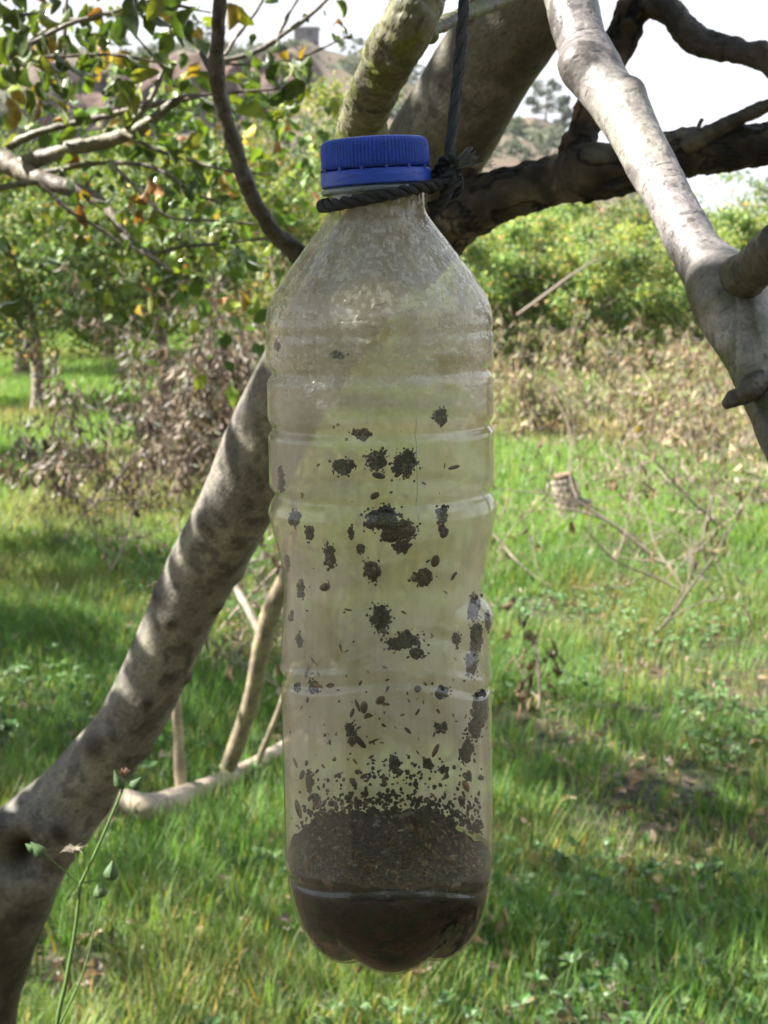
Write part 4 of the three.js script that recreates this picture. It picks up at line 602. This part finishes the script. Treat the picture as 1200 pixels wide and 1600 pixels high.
// ------------------------------------------------------------------ the bottle
const D0 = 0.5;
const onWall = (py) => { const d = at(600, py, 1).sub(EYE), k = D0 / -d.z; return [EYE.y + d.y * k, k]; };   // height and depth where the bottle's plane is met
const BOT = onWall(1490)[0];
const bottle = thing('plastic_bottle', V((612 - 600) / FOCAL * D0, BOT, -D0), 'clear plastic bottle with blue screw cap hung from a black cord as a fly trap', 'bottle');
const TILT = 0.019; bottle.rotation.z = TILT;
const hl = (py) => onWall(py)[0] - BOT, rl = (py, hw) => hw / FOCAL * onWall(py)[1];
const PROF = [[1490, 0], [1490, 78], [1484, 100], [1471, 118], [1452, 133], [1428, 145.5], [1400, 154], [1370, 159.5], [1330, 162.5], [1290, 163], [1200, 163.5], [1080, 164], [1030, 163.5], [985, 161.5], [940, 159], [895, 159.5], [858, 165], [828, 171.5], [808, 176], [796, 178.5], [783, 176], [745, 176], [660, 176.5], [590, 177], [520, 178.5], [500, 178], [484, 175], [465, 168], [445, 157], [425, 144], [404, 128], [385, 114], [360, 95.5], [345, 84.5], [337, 79], [330, 76.5], [318, 75], [296, 74.5], [270, 74]];
const prof = PROF.map(([y, w]) => [hl(y), rl(y, w)]);
// equal steps along the outline, slightly smoothed
const outline = (() => {
  const c = new THREE.CatmullRomCurve3(prof.map(([y, r]) => V(r, y, 0)), false, 'centripetal', 0.5), out = []; for (let i = 0; i <= 560; i++) { const p = c.getPointAt(i / 560); out.push([p.y, Math.max(0, p.x)]); } return out;
})();
const radiusAt = (y) => { let a = 0, b = outline.length - 1; if (y <= outline[0][0]) return 0; while (b - a > 1) { const m = (a + b) >> 1; if (outline[m][0] < y) a = m; else b = m; } return mixf(outline[a][1], outline[b][1], clamp((y - outline[a][0]) / (outline[b][0] - outline[a][0] + 1e-9))); };
// phi is 0 towards the camera, positive to the right
const GROOVES = [[578, 0.0016, 0.0016], [664, 0.0013, 0.0015], [768, 0.0015, 0.0016], [518, 0.00035, 0.0012]];
function wallR(y, phi, r) {
  for (const [py, d, w] of GROOVES) { const k = (y - hl(py)) / w; if (Math.abs(k) < 3) r -= d * Math.exp(-k * k); }
  const wave = (a) => 0.0032 * Math.sin(a * 2 + 2.2) + 0.0016 * Math.sin(3 * a + 0.4);
  for (const [py, d, w] of [[1048, 0.0011, 0.0013], [1352, 0.0008, 0.0013]]) { const k = (y - hl(py) - wave(phi)) / w; if (Math.abs(k) < 3) r -= d * Math.exp(-k * k); const k2 = (y - hl(py) - wave(phi) - 0.0032) / w; if (Math.abs(k2) < 3) r += 0.4 * d * Math.exp(-k2 * k2); }
  const b = (py, a, s, sa, h) => { const u = (y - hl(py)) / s, v = Math.atan2(Math.sin(phi - a), Math.cos(phi - a)) / sa, e = u * u + v * v; if (e < 9) r += h * Math.exp(-e); };
  b(962, 1.35, 0.004, 0.5, 0.0022); b(925, 1.2, 0.004, 0.5, -0.0012); b(900, -1.4, 0.007, 0.6, -0.0006); b(985, 0.9, 0.006, 0.3, -0.0014); b(990, 0.55, 0.005, 0.25, 0.0008); b(960, 0.5, 0.004, 0.2, -0.0008);
  b(700, 0.7, 0.012, 0.5, -0.0005); b(860, -0.6, 0.012, 0.5, -0.0005); b(560, 0.2, 0.01, 0.5, -0.0004); b(1150, 0.3, 0.02, 0.5, -0.0004);
  const lobe = step(hl(1395), hl(1480), y), five = Math.pow(Math.abs(Math.cos(2.5 * (phi - 0.02))), 0.7);
  r *= 1 - 0.10 * lobe * (1 - five);
  return r;
}
const wallY = (y, phi, r) => { const k = step(hl(1430), hl(1489), y) * (0.2 + 0.8 * clamp(r / 0.014)), five = Math.pow(Math.abs(Math.cos(2.5 * (phi - 0.02))), 0.7); return y + k * (1 - five) * 0.0032 + step(0.012, 0.0, r) * 0.003; };
const wallPoint = (y, phi, inset = 0) => { const r = wallR(y, phi, radiusAt(y)) - inset; return V(r * Math.sin(phi), y, r * Math.cos(phi)); };
function local(name, geo, m, parent = bottle, kind) { const o = new THREE.Mesh(geo, m); o.name = name; o.castShadow = o.receiveShadow = true; parent.add(o); if (kind) o.userData.kind = kind; return o; }
{
  const shellGeo = gridGeo(256, 560, (u, v, i, j) => { const phi = (i === 256 ? 0 : u) * 2 * Math.PI + Math.PI, [y, r] = outline[j], R = Math.max(0.0004, wallR(y, phi, r)); return [V(R * Math.sin(phi), wallY(y, phi, R), R * Math.cos(phi)), [u, v]]; }, true);
  // v runs from the base (0) to the neck (1); u = 0.5 faces the camera
  const dirt = (u, v) => {
    const film = 0.5 + 0.5 * tfbm(u, v, 5, 6, 201, 5), streak = 0.5 + 0.5 * tfbm(u, v, 64, 3, 211, 4), drip = step(0.1, 0.5, tfbm(u, v, 90, 5, 241, 3)), speck = step(0.34, 0.46, tfbm(u, v, 120, 160, 221, 2));
    const shoulder = step(0.68, 0.78, v) * step(0.99, 0.92, v);
    const back = 0.5 + 0.5 * Math.cos(2 * Math.PI * u), wet = step(0.17, 0.205, v);
    return wet * clamp(0.01 + (0.09 + 0.28 * film * film + 0.04 * streak + 0.05 * drip * film) * (0.22 + 0.9 * back) + 0.18 * speck * film + shoulder * (0.13 + 0.20 * step(-0.15, 0.4, tfbm(u, v, 150, 190, 231, 3)) + 0.08 * tfbm(u, v, 9, 12, 236, 4)));
  };
  const trans = texture(1024, 1024, (u, v) => grey(1 - 0.9 * dirt(u, v)));
  const color = texture(512, 512, (u, v) => { const a = 0.5 + 0.5 * tfbm(u, v, 4, 5, 251, 5), b = step(0.1, 0.4, tfbm(u, v, 20, 26, 261, 4)); return [0.95 - 0.02 * a - 0.05 * b, 0.95 - 0.03 * a - 0.06 * b, 0.92 - 0.05 * a - 0.10 * b]; }, true);
  const bump = texture(2048, 2048, (u, v) => {
    const sh = step(0.70, 0.78, v) * step(1.0, 0.95, v), drops = step(0.06, 0.26, tfbm(u, v, 70, 120, 271, 3)), fine = tfbm(u, v, 40, 18, 281, 3), verti = tfbm(u, v, 80, 4, 291, 3);
    return grey(0.5 + 0.10 * fine + 0.05 * verti + sh * (0.34 * drops * (0.5 + 0.5 * tnoise(u * 9, v * 9, 9, 9, 7))));
  });
  const shell = new THREE.MeshPhysicalMaterial({ color: rgb(0.97, 0.95, 0.94), map: color, transmission: 1, transmissionMap: trans, thickness: 0, roughness: 0.08, ior: 1.55, bumpMap: bump, bumpScale: 0.0011, side: THREE.DoubleSide });
  local('shell', shellGeo, shell);
  // dried film that clouds the far half of the wall, from the shoulder to the sludge
  const filmMap = texture(512, 512, (u, v) => { const a = 0.5 + 0.5 * tfbm(u, v, 5, 7, 341, 5), st = 0.5 + 0.5 * tfbm(u, v, 40, 3, 351, 4); return grey((0.50 + 0.32 * a + 0.18 * st) * step(1, 0.82, v) * step(0, 0.12, u) * step(1, 0.88, u)); });
  local('dried_film', gridGeo(96, 240, (u, v) => { const phi = Math.PI / 2 + u * Math.PI, y = mixf(hl(1330), hl(350), v), q = wallPoint(y, phi, 0.0004); return [q, [u, v]]; }), new THREE.MeshPhysicalMaterial({ color: rgb(0.96, 0.93, 0.92), transmission: 1, thickness: 0, roughness: 1, roughnessMap: filmMap, specularIntensity: 0.1, side: THREE.DoubleSide }));
  // neck ring
  const pet = new THREE.MeshPhysicalMaterial({ color: rgb(0.5, 0.58, 0.68), transmission: 0.8, thickness: 0, roughness: 0.2, ior: 1.55, side: THREE.DoubleSide });
  const neckTilt = 0.035, cy = hl(292), piv = (g) => { g.translate(0, -cy, 0); g.rotateZ(neckTilt); g.translate(0, cy, 0); return g; };
  const lathe = (list, n = 160) => new THREE.LatheGeometry(list.map(([y, w]) => new THREE.Vector2(rl(y, w), hl(y))), n);
  local('neck_ring', piv(lathe([[303, 75], [302, 84], [299, 87.5], [295, 87.5], [292, 84], [291, 70]])), pet);
  // cap: ribbed skirt, groove, tamper band
  const capDust = texture(512, 512, (u, v) => { const a = 0.5 + 0.5 * tfbm(u, v, 6, 6, 401, 5), sp = step(0.36, 0.46, tfbm(u, v, 60, 60, 411, 2)), li = step(0.30, 0.5, tfbm(u, v, 14, 24, 421, 4)); return [0.80 + 0.2 * a - 0.4 * sp, 0.80 + 0.2 * a - 0.4 * sp, 0.86 + 0.14 * a - 0.55 * sp - 0.12 * li]; }, true, [0.5, 1]);
  const capMat = new THREE.MeshPhysicalMaterial({ map: capDust, color: rgb(0.010, 0.085, 0.66), roughness: 0.4, clearcoat: 0.3, clearcoatRoughness: 0.4, bumpMap: roughBump, bumpScale: 0.00012 });
  const capTop = [[264, 80], [263, 83.5], [258, 85], [240, 84.8], [229, 84.2], [223, 83], [219, 80], [217, 75], [216, 66], [216, 30], [216, 0.01]];
  const capG = gridGeo(720, capTop.length * 3 - 3, (u, v, i, j) => {
    const f = j / 3, a = Math.min(capTop.length - 2, Math.floor(f)), [y0, w0] = capTop[a], [y1, w1] = capTop[a + 1], y = mixf(y0, y1, f - a), w = mixf(w0, w1, f - a), ph = u * 2 * Math.PI;
    const rib = Math.pow(0.5 + 0.5 * Math.cos(ph * 90), 1.5) * step(216.2, 224, y) * step(264, 259, y), r = rl(y, w) - 0.00042 * (1 - rib) * step(216.5, 223, y);
    return [V(r * Math.sin(ph), hl(y), r * Math.cos(ph)), [u * 12, v]];
  }, true);
  const cap = local('cap', piv(capG), capMat);
  local('tamper_band', piv(lathe([[291, 72], [290.5, 85], [288, 86.5], [278, 86.2], [269, 85.8], [266.8, 84.5], [266.2, 82], [266, 76]])), capMat, cap);
  const bridges = []; for (let i = 0; i < 14; i++) { const g = new THREE.BoxGeometry(0.0008, 0.0012, 0.001), a = i / 14 * 6.283 + 0.2; g.translate(0, hl(265.3), rl(265, 83.2)); g.rotateY(a); bridges.push(g); }
  local('bridge', piv(mergeGeometries(bridges)), capMat, cap, 'stuff');
  // screw thread under the ring and a faint lengthwise mould line
  local('mould_line', gridGeo(1, 200, (u, v) => { const y = mixf(hl(790), hl(640), v); return [wallPoint(y, 0.30 + (u - 0.5) * 0.008, -0.00012 * (1 - Math.abs(u - 0.5))), [u, v]]; }), pet);

  // ---- residue stuck inside the wall
  const R = rng(808);
  const lump = (n, sx, sy, flat, tone, seedN = R() * 50) => mergeGeometries(Array.from({ length: n }, (_, gi) => {
    const g = new THREE.IcosahedronGeometry(1, 0), p = g.attributes.position, out = gi > n * 0.68, s = out ? 0.00016 + 0.0003 * R() : 0.00040 + 0.0008 * R() * R(), ph = R() * 9; for (let i = 0; i < p.count; i++) { const k = 1 + 0.45 * noise(p.getX(i) * 1.7 + ph, p.getY(i) * 1.7, p.getZ(i) * 1.7); p.setXYZ(i, p.getX(i) * k, p.getY(i) * k, p.getZ(i) * k); }
    g.computeVertexNormals(); const a = R() * 6.283, q = Math.sqrt(R()); g.scale(s, s * (0.7 + 0.6 * R()), s * flat); g.rotateZ(R() * 6); const e = 0.75 + 0.5 * noise(Math.cos(a) * 1.6 + seedN, Math.sin(a) * 1.6, seedN) + (out ? 0.2 + 0.9 * R() * R() : 0); g.translate(q * e * Math.cos(a) * sx, q * e * Math.sin(a) * sy, -0.0005 * R());
    const b = tone * (R() < 0.07 ? 4 : 0.25 + 0.9 * R() * R()), c = new Float32Array(p.count * 3); for (let i = 0; i < p.count; i++) { c[3 * i] = 0.038 * b; c[3 * i + 1] = 0.032 * b; c[3 * i + 2] = 0.028 * b; } g.setAttribute('color', new THREE.BufferAttribute(c, 3)); return g;
  }));
  const grime = new THREE.MeshPhysicalMaterial({ color: rgb(1, 1, 1), vertexColors: true, roughness: 0.55, clearcoat: 0.4, clearcoatRoughness: 0.25 });
  const stick = (o, px, py, back, inset) => {
    const y = hl(py), r = radiusAt(y), cx = 612 + (1490 - py) * -0.0195, phi0 = Math.asin(clamp((px - cx) / FOCAL * onWall(py)[1] / r, -0.97, 0.97)), phi = back ? Math.PI - phi0 : phi0;
    const q = wallPoint(y, phi, inset), n = V(Math.sin(phi), 0, Math.cos(phi)); o.position.copy(q); o.quaternion.setFromRotationMatrix(new M4().makeBasis(V(Math.cos(phi), 0, -Math.sin(phi)), V(0, 1, 0), n)); return o;
  };
  const PX = 0.5 / FOCAL;
  for (const [x, y, w, h, back, t] of [[590, 703, 36, 38, 0, 1], [630, 708, 34, 42, 0, 0.9], [540, 712, 36, 26, 0, 1], [566, 662, 28, 12, 0, 0.8], [702, 664, 28, 30, 1, 1.5], [600, 786, 50, 34, 0, 1], [622, 805, 50, 40, 0, 1], [628, 830, 26, 18, 0, 1.3], [438, 738, 14, 42, 0, 1.3], [460, 792, 26, 24, 0, 1.2], [484, 812, 16, 26, 0, 1.1], [516, 846, 20, 38, 0, 1], [549, 808, 9, 18, 0, 1], [582, 868, 22, 34, 0, 1.2], [660, 880, 32, 24, 0, 1.5], [594, 935, 34, 48, 0, 1], [630, 972, 52, 28, 0, 1], [650, 990, 24, 16, 0, 0.5], [745, 938, 46, 40, 0, 0.5], [756, 965, 22, 30, 0, 0.5], [748, 988, 42, 46, 0, 0.5], [741, 1020, 30, 40, 0, 0.5], [716, 980, 14, 20, 0, 0.5], [692, 1052, 24, 18, 0, 0.45], [752, 1084, 44, 36, 0, 0.5], [748, 1118, 58, 44, 0, 0.5], [730, 1150, 36, 36, 0, 0.6], [768, 1100, 16, 40, 0, 0.6], [486, 1048, 24, 20, 0, 0.8], [548, 1100, 14, 24, 0, 0.6], [690, 1105, 22, 16, 0, 1.4], [617, 1152, 16, 24, 0, 1.2], [484, 1190, 12, 36, 0, 1.6], [494, 1215, 12, 20, 0, 1.4], [506, 1246, 24, 18, 0, 1.3], [436, 872, 12, 26, 0, 1.5], [466, 905, 20, 26, 0, 1.6], [452, 950, 10, 14, 0, 0.8], [466, 980, 10, 22, 0, 0.9], [432, 536, 10, 12, 0, 1.1], [460, 1055, 16, 14, 0, 1.2], [545, 1195, 16, 18, 1, 1.5], [700, 1240, 18, 12, 1, 0.8], [676, 1235, 18, 16, 1, 0.9], [740, 1240, 14, 20, 1, 1.1], [560, 880, 14, 14, 1, 1.5], [700, 850, 14, 20, 1, 1.8], [520, 560, 24, 8, 1, 1.0], [690, 788, 18, 36, 0, 2.4]]) {
    const o = local('residue_clump', lump(Math.max(8, Math.round(w * h / 5.5)), w / 2 * PX, h / 2 * PX, 0.8, t), grime); stick(o, x, y, back, 0.0009);
  }
  // loose grains dried on the back wall above the sludge
  const grains = []; for (let i = 0; i < 900; i++) { const py = 1325 - 110 * Math.pow(R(), 1.7) * (0.7 + 0.5 * noise(i * 0.013, 4, 4)), px = 612 + 150 * (2 * R() - 1); const d = stick(new THREE.Object3D(), px, py, R() < 0.85, 0.0006); d.scale.setScalar(1); d.updateMatrix(); grains.push(lump(1, 0.0003, 0.0003, 0.7, 1).applyMatrix4(d.matrix)); }
  local('dried_grains', mergeGeometries(grains), grime, bottle, 'stuff');
  // husks and wings of insects on the wall: small curved flakes and pips
  const huskMat = [rgb(0.07, 0.04, 0.018), rgb(0.19, 0.105, 0.04), rgb(0.02, 0.016, 0.013), rgb(0.09, 0.055, 0.03)].map((c) => new THREE.MeshPhysicalMaterial({ color: c, roughness: 0.5, clearcoat: 0.5 }));
  const pip = new THREE.SphereGeometry(1, 10, 7); pip.scale(0.4, 1, 0.35); const wing = leafGeo(0.4, 0.3, 0.6, { rows: 4, half: 1 }); wing.translate(0, -0.6, 0); wing.scale(1.6, 1.6, 1.6);
  for (let i = 0; i < 240; i++) {
    const low = R() < 0.85, py = low ? 1030 + 320 * Math.pow(R(), 0.8) : 640 + 380 * R(), px = 612 + 152 * (2 * R() - 1) * (low ? 1 : 0.97), o = local('insect_husk', R() < 0.6 ? pip : wing, huskMat[Math.floor(R() * 4)]);
    stick(o, px - (1490 - py) * 0.0195, py, R() < 0.35, 0.0005); o.rotateZ(R() * 6.28); { const k = 0.0006 + 0.0017 * Math.pow(R(), 3); o.scale.set(k * (0.6 + 1.2 * R()), k * (0.6 + 0.8 * R()), k); }
  }
}
// ---- sludge in the bottom of the bottle, a thing that lies inside it
{
  const t = new THREE.Group(); t.name = 'dark_sludge'; scene.add(t); t.position.copy(bottle.position); t.rotation.z = TILT;
  tag(t, 'dark brown sludge of dead flies settled in the base of the plastic bottle', 'sludge');
  const lvl = (x, z) => hl(1338) + x * -0.055 + 0.0006 * noise(x * 260, 3, z * 260) + 0.0010 * fbm(x * 500, 1, z * 500, 3) + 0.0062 * Math.pow(clamp(-z / 0.029), 1.3) * (0.75 + 0.4 * noise(x * 150, 5, 2) + 0.35 * noise(x * 420, 8, z * 420)) * step(0.034, 0.027, Math.abs(x + 0.001)) ;
  const body = gridGeo(160, 90, (u, v, i, j) => { const phi = (i === 160 ? 0 : u) * 2 * Math.PI, s0 = wallPoint(hl(1338), phi, 0.0007), top = lvl(s0.x, s0.z), y = mixf(0.0012, top, Math.pow(v, 1.2)), r = Math.max(0.0003, wallR(y, phi, radiusAt(y)) - 0.0007); return [V(r * Math.sin(phi), wallY(y, phi, r) + 0.0004, r * Math.cos(phi)), [u, v]]; }, true);
  const sm = texture(512, 512, (u, v) => { const a = 1.6 * tfbm(u, v, 40, 18, 301, 4), b = 2.6 * step(0.26, 0.4, tfbm(u, v, 110, 44, 311, 2)), c = 0.5 + 0.5 * tfbm(u, v, 60, 3, 315, 3), m = 0.62 + 0.5 * a; return [m * (0.11 + 0.10 * c) + 0.09 * b, m * (0.095 + 0.075 * c) + 0.07 * b, m * (0.075 + 0.035 * c) + 0.045 * b]; }, true);
  local('body', body, new THREE.MeshPhysicalMaterial({ color: rgb(0.2, 0.18, 0.16), specularIntensity: 0.2, map: sm, roughness: 0.6, bumpMap: roughBump, bumpScale: 0.0006 }), t);
  const surf = gridGeo(120, 50, (u, v, i) => { const phi = (i === 120 ? 0 : u) * 2 * Math.PI, e = wallPoint(hl(1338), phi, 0.0007), x = e.x * v, z = e.z * v, edge = wallPoint(Math.min(hl(1290), lvl(e.x, e.z)), phi, 0.0007); return [V(mixf(x, edge.x, v ** 8), lvl(mixf(x, e.x, v ** 8), mixf(z, e.z, v ** 8)), mixf(z, edge.z, v ** 8)), [x * 40, z * 40]]; }, true);
  const tm = texture(512, 512, (u, v) => { const a = tfbm(u, v, 12, 12, 321, 5), b = step(0.26, 0.4, tfbm(u, v, 50, 50, 331, 2)), m = 0.7 + 0.5 * a; return [m * 0.27 + 0.22 * b, m * 0.235 + 0.17 * b, m * 0.215 + 0.12 * b]; }, true);
  local('surface', surf, new THREE.MeshPhysicalMaterial({ color: rgb(0.55, 0.53, 0.53), map: tm, roughness: 0.55, clearcoat: 0.25, clearcoatRoughness: 0.3, bumpMap: roughBump, bumpScale: 0.0008, side: THREE.DoubleSide }), t);
  const R = rng(55), list = [], pip = new THREE.SphereGeometry(1, 8, 6); pip.scale(0.45, 1, 0.4);
  for (let i = 0; i < 900; i++) { const a = R() * 6.283, q = Math.sqrt(R()) * 0.0275, x = q * Math.sin(a), z = q * Math.cos(a), b = 0.5 + R(), k = R(); list.push([pose(V(x, lvl(x, z) + 0.0003, z), unit(R), unit(R), 0.0005 + 0.0011 * R() * R()), k < 0.6 ? rgb(0.05 * b, 0.038 * b, 0.03 * b) : k < 0.9 ? rgb(0.15 * b, 0.085 * b, 0.045 * b) : rgb(0.3 * b, 0.24 * b, 0.18 * b)]); }
  const m = new THREE.InstancedMesh(pip, mat({ roughness: 0.5 }), list.length); list.forEach(([x, c], i) => { m.setMatrixAt(i, x); m.setColorAt(i, c); }); m.name = 'insect_bits'; m.userData.kind = 'stuff'; t.add(m);
}

// ------------------------------------------------------------------ the cord
{
  const p0 = at(700, 280, 0.497), t = thing('black_cord', p0, 'frayed black cord knotted around the bottle neck and rising out of view', 'cord');
  const R = rng(66), cm = mat({ color: rgb(0.040, 0.041, 0.045), roughness: 0.7, bumpMap: barkBump, bumpScale: 0.0003 });
  const rope = (name, pts, r, twist, o = {}) => {                          // three twisted strands, each of a few yarns
    const c = new THREE.CatmullRomCurve3(pts, o.closed ?? false, 'centripetal'), L = c.getLength(), n = Math.ceil(L / 0.0006), geos = [], tw = twist * L * 2 * Math.PI, fr = c.computeFrenetFrames(n, o.closed ?? false);
    for (let s = 0; s < 3; s++) for (let y = 0; y < 4; y++) {
      const line = []; for (let i = 0; i <= n; i++) { const a = tw * i / n + s * 2.094, b = tw * 2.2 * i / n + y * 1.571, q = c.getPointAt(i / n); const e = fr.normals[i].clone().multiplyScalar(Math.cos(a) * r * 0.5 + Math.cos(b) * r * 0.27).addScaledVector(fr.binormals[i], Math.sin(a) * r * 0.5 + Math.sin(b) * r * 0.27); line.push(q.clone().add(e)); }
      geos.push(new THREE.TubeGeometry(new THREE.CatmullRomCurve3(line), Math.ceil(n * 0.8), r * 0.30, 6, o.closed ?? false));
    }
    mesh(name, mergeGeometries(geos), cm, t);
  };
  // loop round the neck
  const axis = (py) => V(bottle.position.x - Math.sin(TILT) * hl(py), BOT + hl(py), -D0), loop = [];
  for (let i = 0; i < 28; i++) { const a = i / 28 * 2 * Math.PI, rr = rl(320, 75.5) + 0.0017, x = Math.sin(a), py = mixf(330, 296, (x + 1) / 2) + 6 * Math.cos(a) - 8; const c = axis(py); const pull = Math.exp(-Math.pow(Math.atan2(Math.sin(a - 1.45), Math.cos(a - 1.45)) / 0.35, 2)) * 0.0025; loop.push(c.add(V(x * (rr + pull), 0, Math.cos(a) * (rr + pull)))); }
  rope('loop', loop, 0.0018, 90, { closed: true });
  // knot: two overlapping turns
  const k0 = at(698, 272, 0.492), kn = (a, b, cc, r1, r2, tilt) => { const o = []; for (let i = 0; i < 12; i++) { const q = i / 12 * 6.283; o.push(k0.clone().add(V(a + r1 * Math.cos(q), b + r2 * Math.sin(q), cc + r1 * 0.8 * Math.sin(q + tilt)))); } return o; };
  rope('knot', kn(0.0005, 0.0008, 0, 0.0024, 0.0032, 0.6), 0.0016, 120, { closed: true });
  rope('knot', kn(-0.0004, -0.0012, 0.0006, 0.0030, 0.0022, 2.2), 0.0016, 120, { closed: true });
  rope('knot', kn(0.0012, -0.003, -0.0008, 0.0022, 0.0026, 1.2), 0.0015, 120, { closed: true });
  rope('knot', [at(668, 296, 0.488), at(684, 290, 0.488), at(700, 276, 0.489), at(708, 262, 0.491), at(704, 250, 0.493)], 0.0016, 110);
  rope('knot', [at(672, 322, 0.492), at(688, 318, 0.490), at(700, 300, 0.489), at(708, 282, 0.489), at(700, 266, 0.491)], 0.0015, 110);
  // two lines up to a bough above the view
  rope('line', [at(699, 268, 0.492), at(706, 200, 0.497), at(714, 120, 0.502), at(722, 30, 0.507), at(731, -70, 0.514), at(745, -220, 0.525)], 0.00145, 38);
  rope('line', [at(703, 262, 0.496), at(710, 190, 0.500), at(719, 110, 0.505), at(726, 20, 0.510), at(734, -70, 0.516), at(748, -220, 0.527)], 0.00125, 38);
  // frayed end
  const hairs = [], hair = (a, b, c, r) => new THREE.TubeGeometry(new THREE.CatmullRomCurve3([a, b, c]), 10, r, 5);
  const root = at(707, 262, 0.490);
  for (let i = 0; i < 120; i++) { const a = 0.55 + 0.32 * gauss(R), L = 0.0062 * (0.75 + 0.45 * R()), d = V(Math.cos(a), Math.sin(a), 0.35 * gauss(R)), mid = root.clone().addScaledVector(d, L * 0.5).add(unit(R).multiplyScalar(0.0004)); hairs.push(hair(root.clone().add(unit(R).multiplyScalar(0.0010)), mid, root.clone().addScaledVector(d, L).add(unit(R).multiplyScalar(0.0007)), 0.00009 + 0.00008 * R())); }
  for (let i = 0; i < 60; i++) { const c = [loop[Math.floor(R() * 12)], k0, k0][i % 3].clone().add(unit(R).multiplyScalar(0.0022)); hairs.push(hair(c, c.clone().add(unit(R).multiplyScalar(0.0012)), c.clone().add(unit(R).multiplyScalar(0.0024)), 0.00004)); }
  mesh('frayed_end', mergeGeometries(hairs), mat({ color: rgb(0.15, 0.15, 0.155), roughness: 0.8 }), t);
  const tan = []; for (let i = 0; i < 3; i++) tan.push(hair(at(738, 262, 0.489), at(752, 256 + 3 * i, 0.488), at(768 + 4 * i, 246 + 5 * i, 0.487), 0.00007)); mesh('tan_fibre', mergeGeometries(tan), mat({ color: rgb(0.35, 0.22, 0.08), roughness: 0.8 }), t);
}

// ------------------------------------------------------------------ the thin weed at lower left
{
  const R = rng(31), d = 0.98, foot = at(60, 1680, d), t = thing('sow_thistle', V(foot.x - 0.03, 0, foot.z), 'thin green weed with closed buds and a withered seed head at lower left', 'weed');
  const g = mat({ color: rgb(0.085, 0.15, 0.03), roughness: 0.6 }), gd = mat({ color: rgb(0.055, 0.10, 0.03), roughness: 0.65 }), pale = mat({ color: rgb(0.42, 0.36, 0.28), roughness: 0.9 });
  const st = (list) => mesh('stem', tube(path(list.map(([x, y, q, w]) => [x, y, q, w * 0.65])), { cell: 0.002, nu: 10, lump: 0.04 }), g, t);
  const low = path([[88, 1610, d, 7], [104, 1530, d, 7], [118, 1450, d, 6], [126, 1378, d, 5.5]]);
  mesh('stem', tube([{ p: t.position.clone().add(V(0, -0.03, 0)), r: 0.003 }, { p: V(t.position.x + 0.008, 0.55, t.position.z), r: 0.0022 }, ...low], { cell: 0.003, nu: 10, lump: 0.03 }), g, t);
  st([[126, 1380, d, 8], [150, 1330, d, 7], [172, 1280, d, 7], [193, 1230, d, 6]]);
  st([[125, 1380, d, 5], [100, 1360, d, 4], [72, 1336, d, 4]]);
  st([[126, 1376, d, 4], [121, 1350, d, 3], [118, 1328, d, 3]]);
  st([[128, 1380, d, 4], [146, 1376, d, 4], [156, 1374, d, 3]]);
  st([[94, 1600, d * 1.02, 6], [130, 1520, d * 1.02, 5], [150, 1440, d * 1.02, 4], [158, 1400, d * 1.02, 4]]);
  const bud = (x, y, w, h, turn, name = 'bud') => { const pr = [[0, 0], [0.75, 0.08], [1, 0.28], [0.72, 0.55], [0.3, 0.82], [0.12, 0.95], [0, 1]].map(([a, b]) => new THREE.Vector2(a * w * 0.45 / FOCAL * d, b * h * 0.9 / FOCAL * d)); const q = new THREE.LatheGeometry(pr, 14), p = q.attributes.position; for (let i = 0; i < p.count; i++) { const a = Math.atan2(p.getZ(i), p.getX(i)), k = 1 + 0.07 * Math.cos(a * 7); p.setX(i, p.getX(i) * k); p.setZ(i, p.getZ(i) * k); } q.computeVertexNormals(); q.rotateZ(turn); const c = at(x, y, d); q.translate(c.x, c.y, c.z); mesh(name, q, gd, t); };
  bud(172, 1375, 28, 36, -0.15); bud(158, 1402, 26, 26, 0.2); bud(68, 1338, 24, 34, 0.7); bud(190, 1232, 20, 36, 0.35); bud(206, 1232, 22, 26, -0.7); bud(55, 1330, 16, 22, 0.9);
  const fl = []; for (let i = 0; i < 60; i++) { const c = at(117, 1328, d), e = V(gauss(R), 0.5 * Math.abs(gauss(R)) - 0.1, gauss(R)).multiplyScalar(0.0055); fl.push(new THREE.TubeGeometry(new THREE.CatmullRomCurve3([c, c.clone().addScaledVector(e, 0.6).add(V(0, 0.001, 0)), c.clone().add(e)]), 4, 0.00012, 4)); }
  mesh('seed_head', mergeGeometries(fl), pale, t);
  const wf = []; for (let i = 0; i < 26; i++) { const c = at(193, 1210, d), e = V(0.7 * gauss(R), 0.3 + 0.6 * R(), gauss(R)).multiplyScalar(0.004); wf.push(new THREE.TubeGeometry(new THREE.CatmullRomCurve3([c, c.clone().addScaledVector(e, 0.6), c.clone().add(e)]), 4, 0.00022, 4)); }
  mesh('withered_flower', mergeGeometries(wf), mat({ color: rgb(0.25, 0.15, 0.10), roughness: 0.9 }), t);
}

renderer.render(scene, camera);
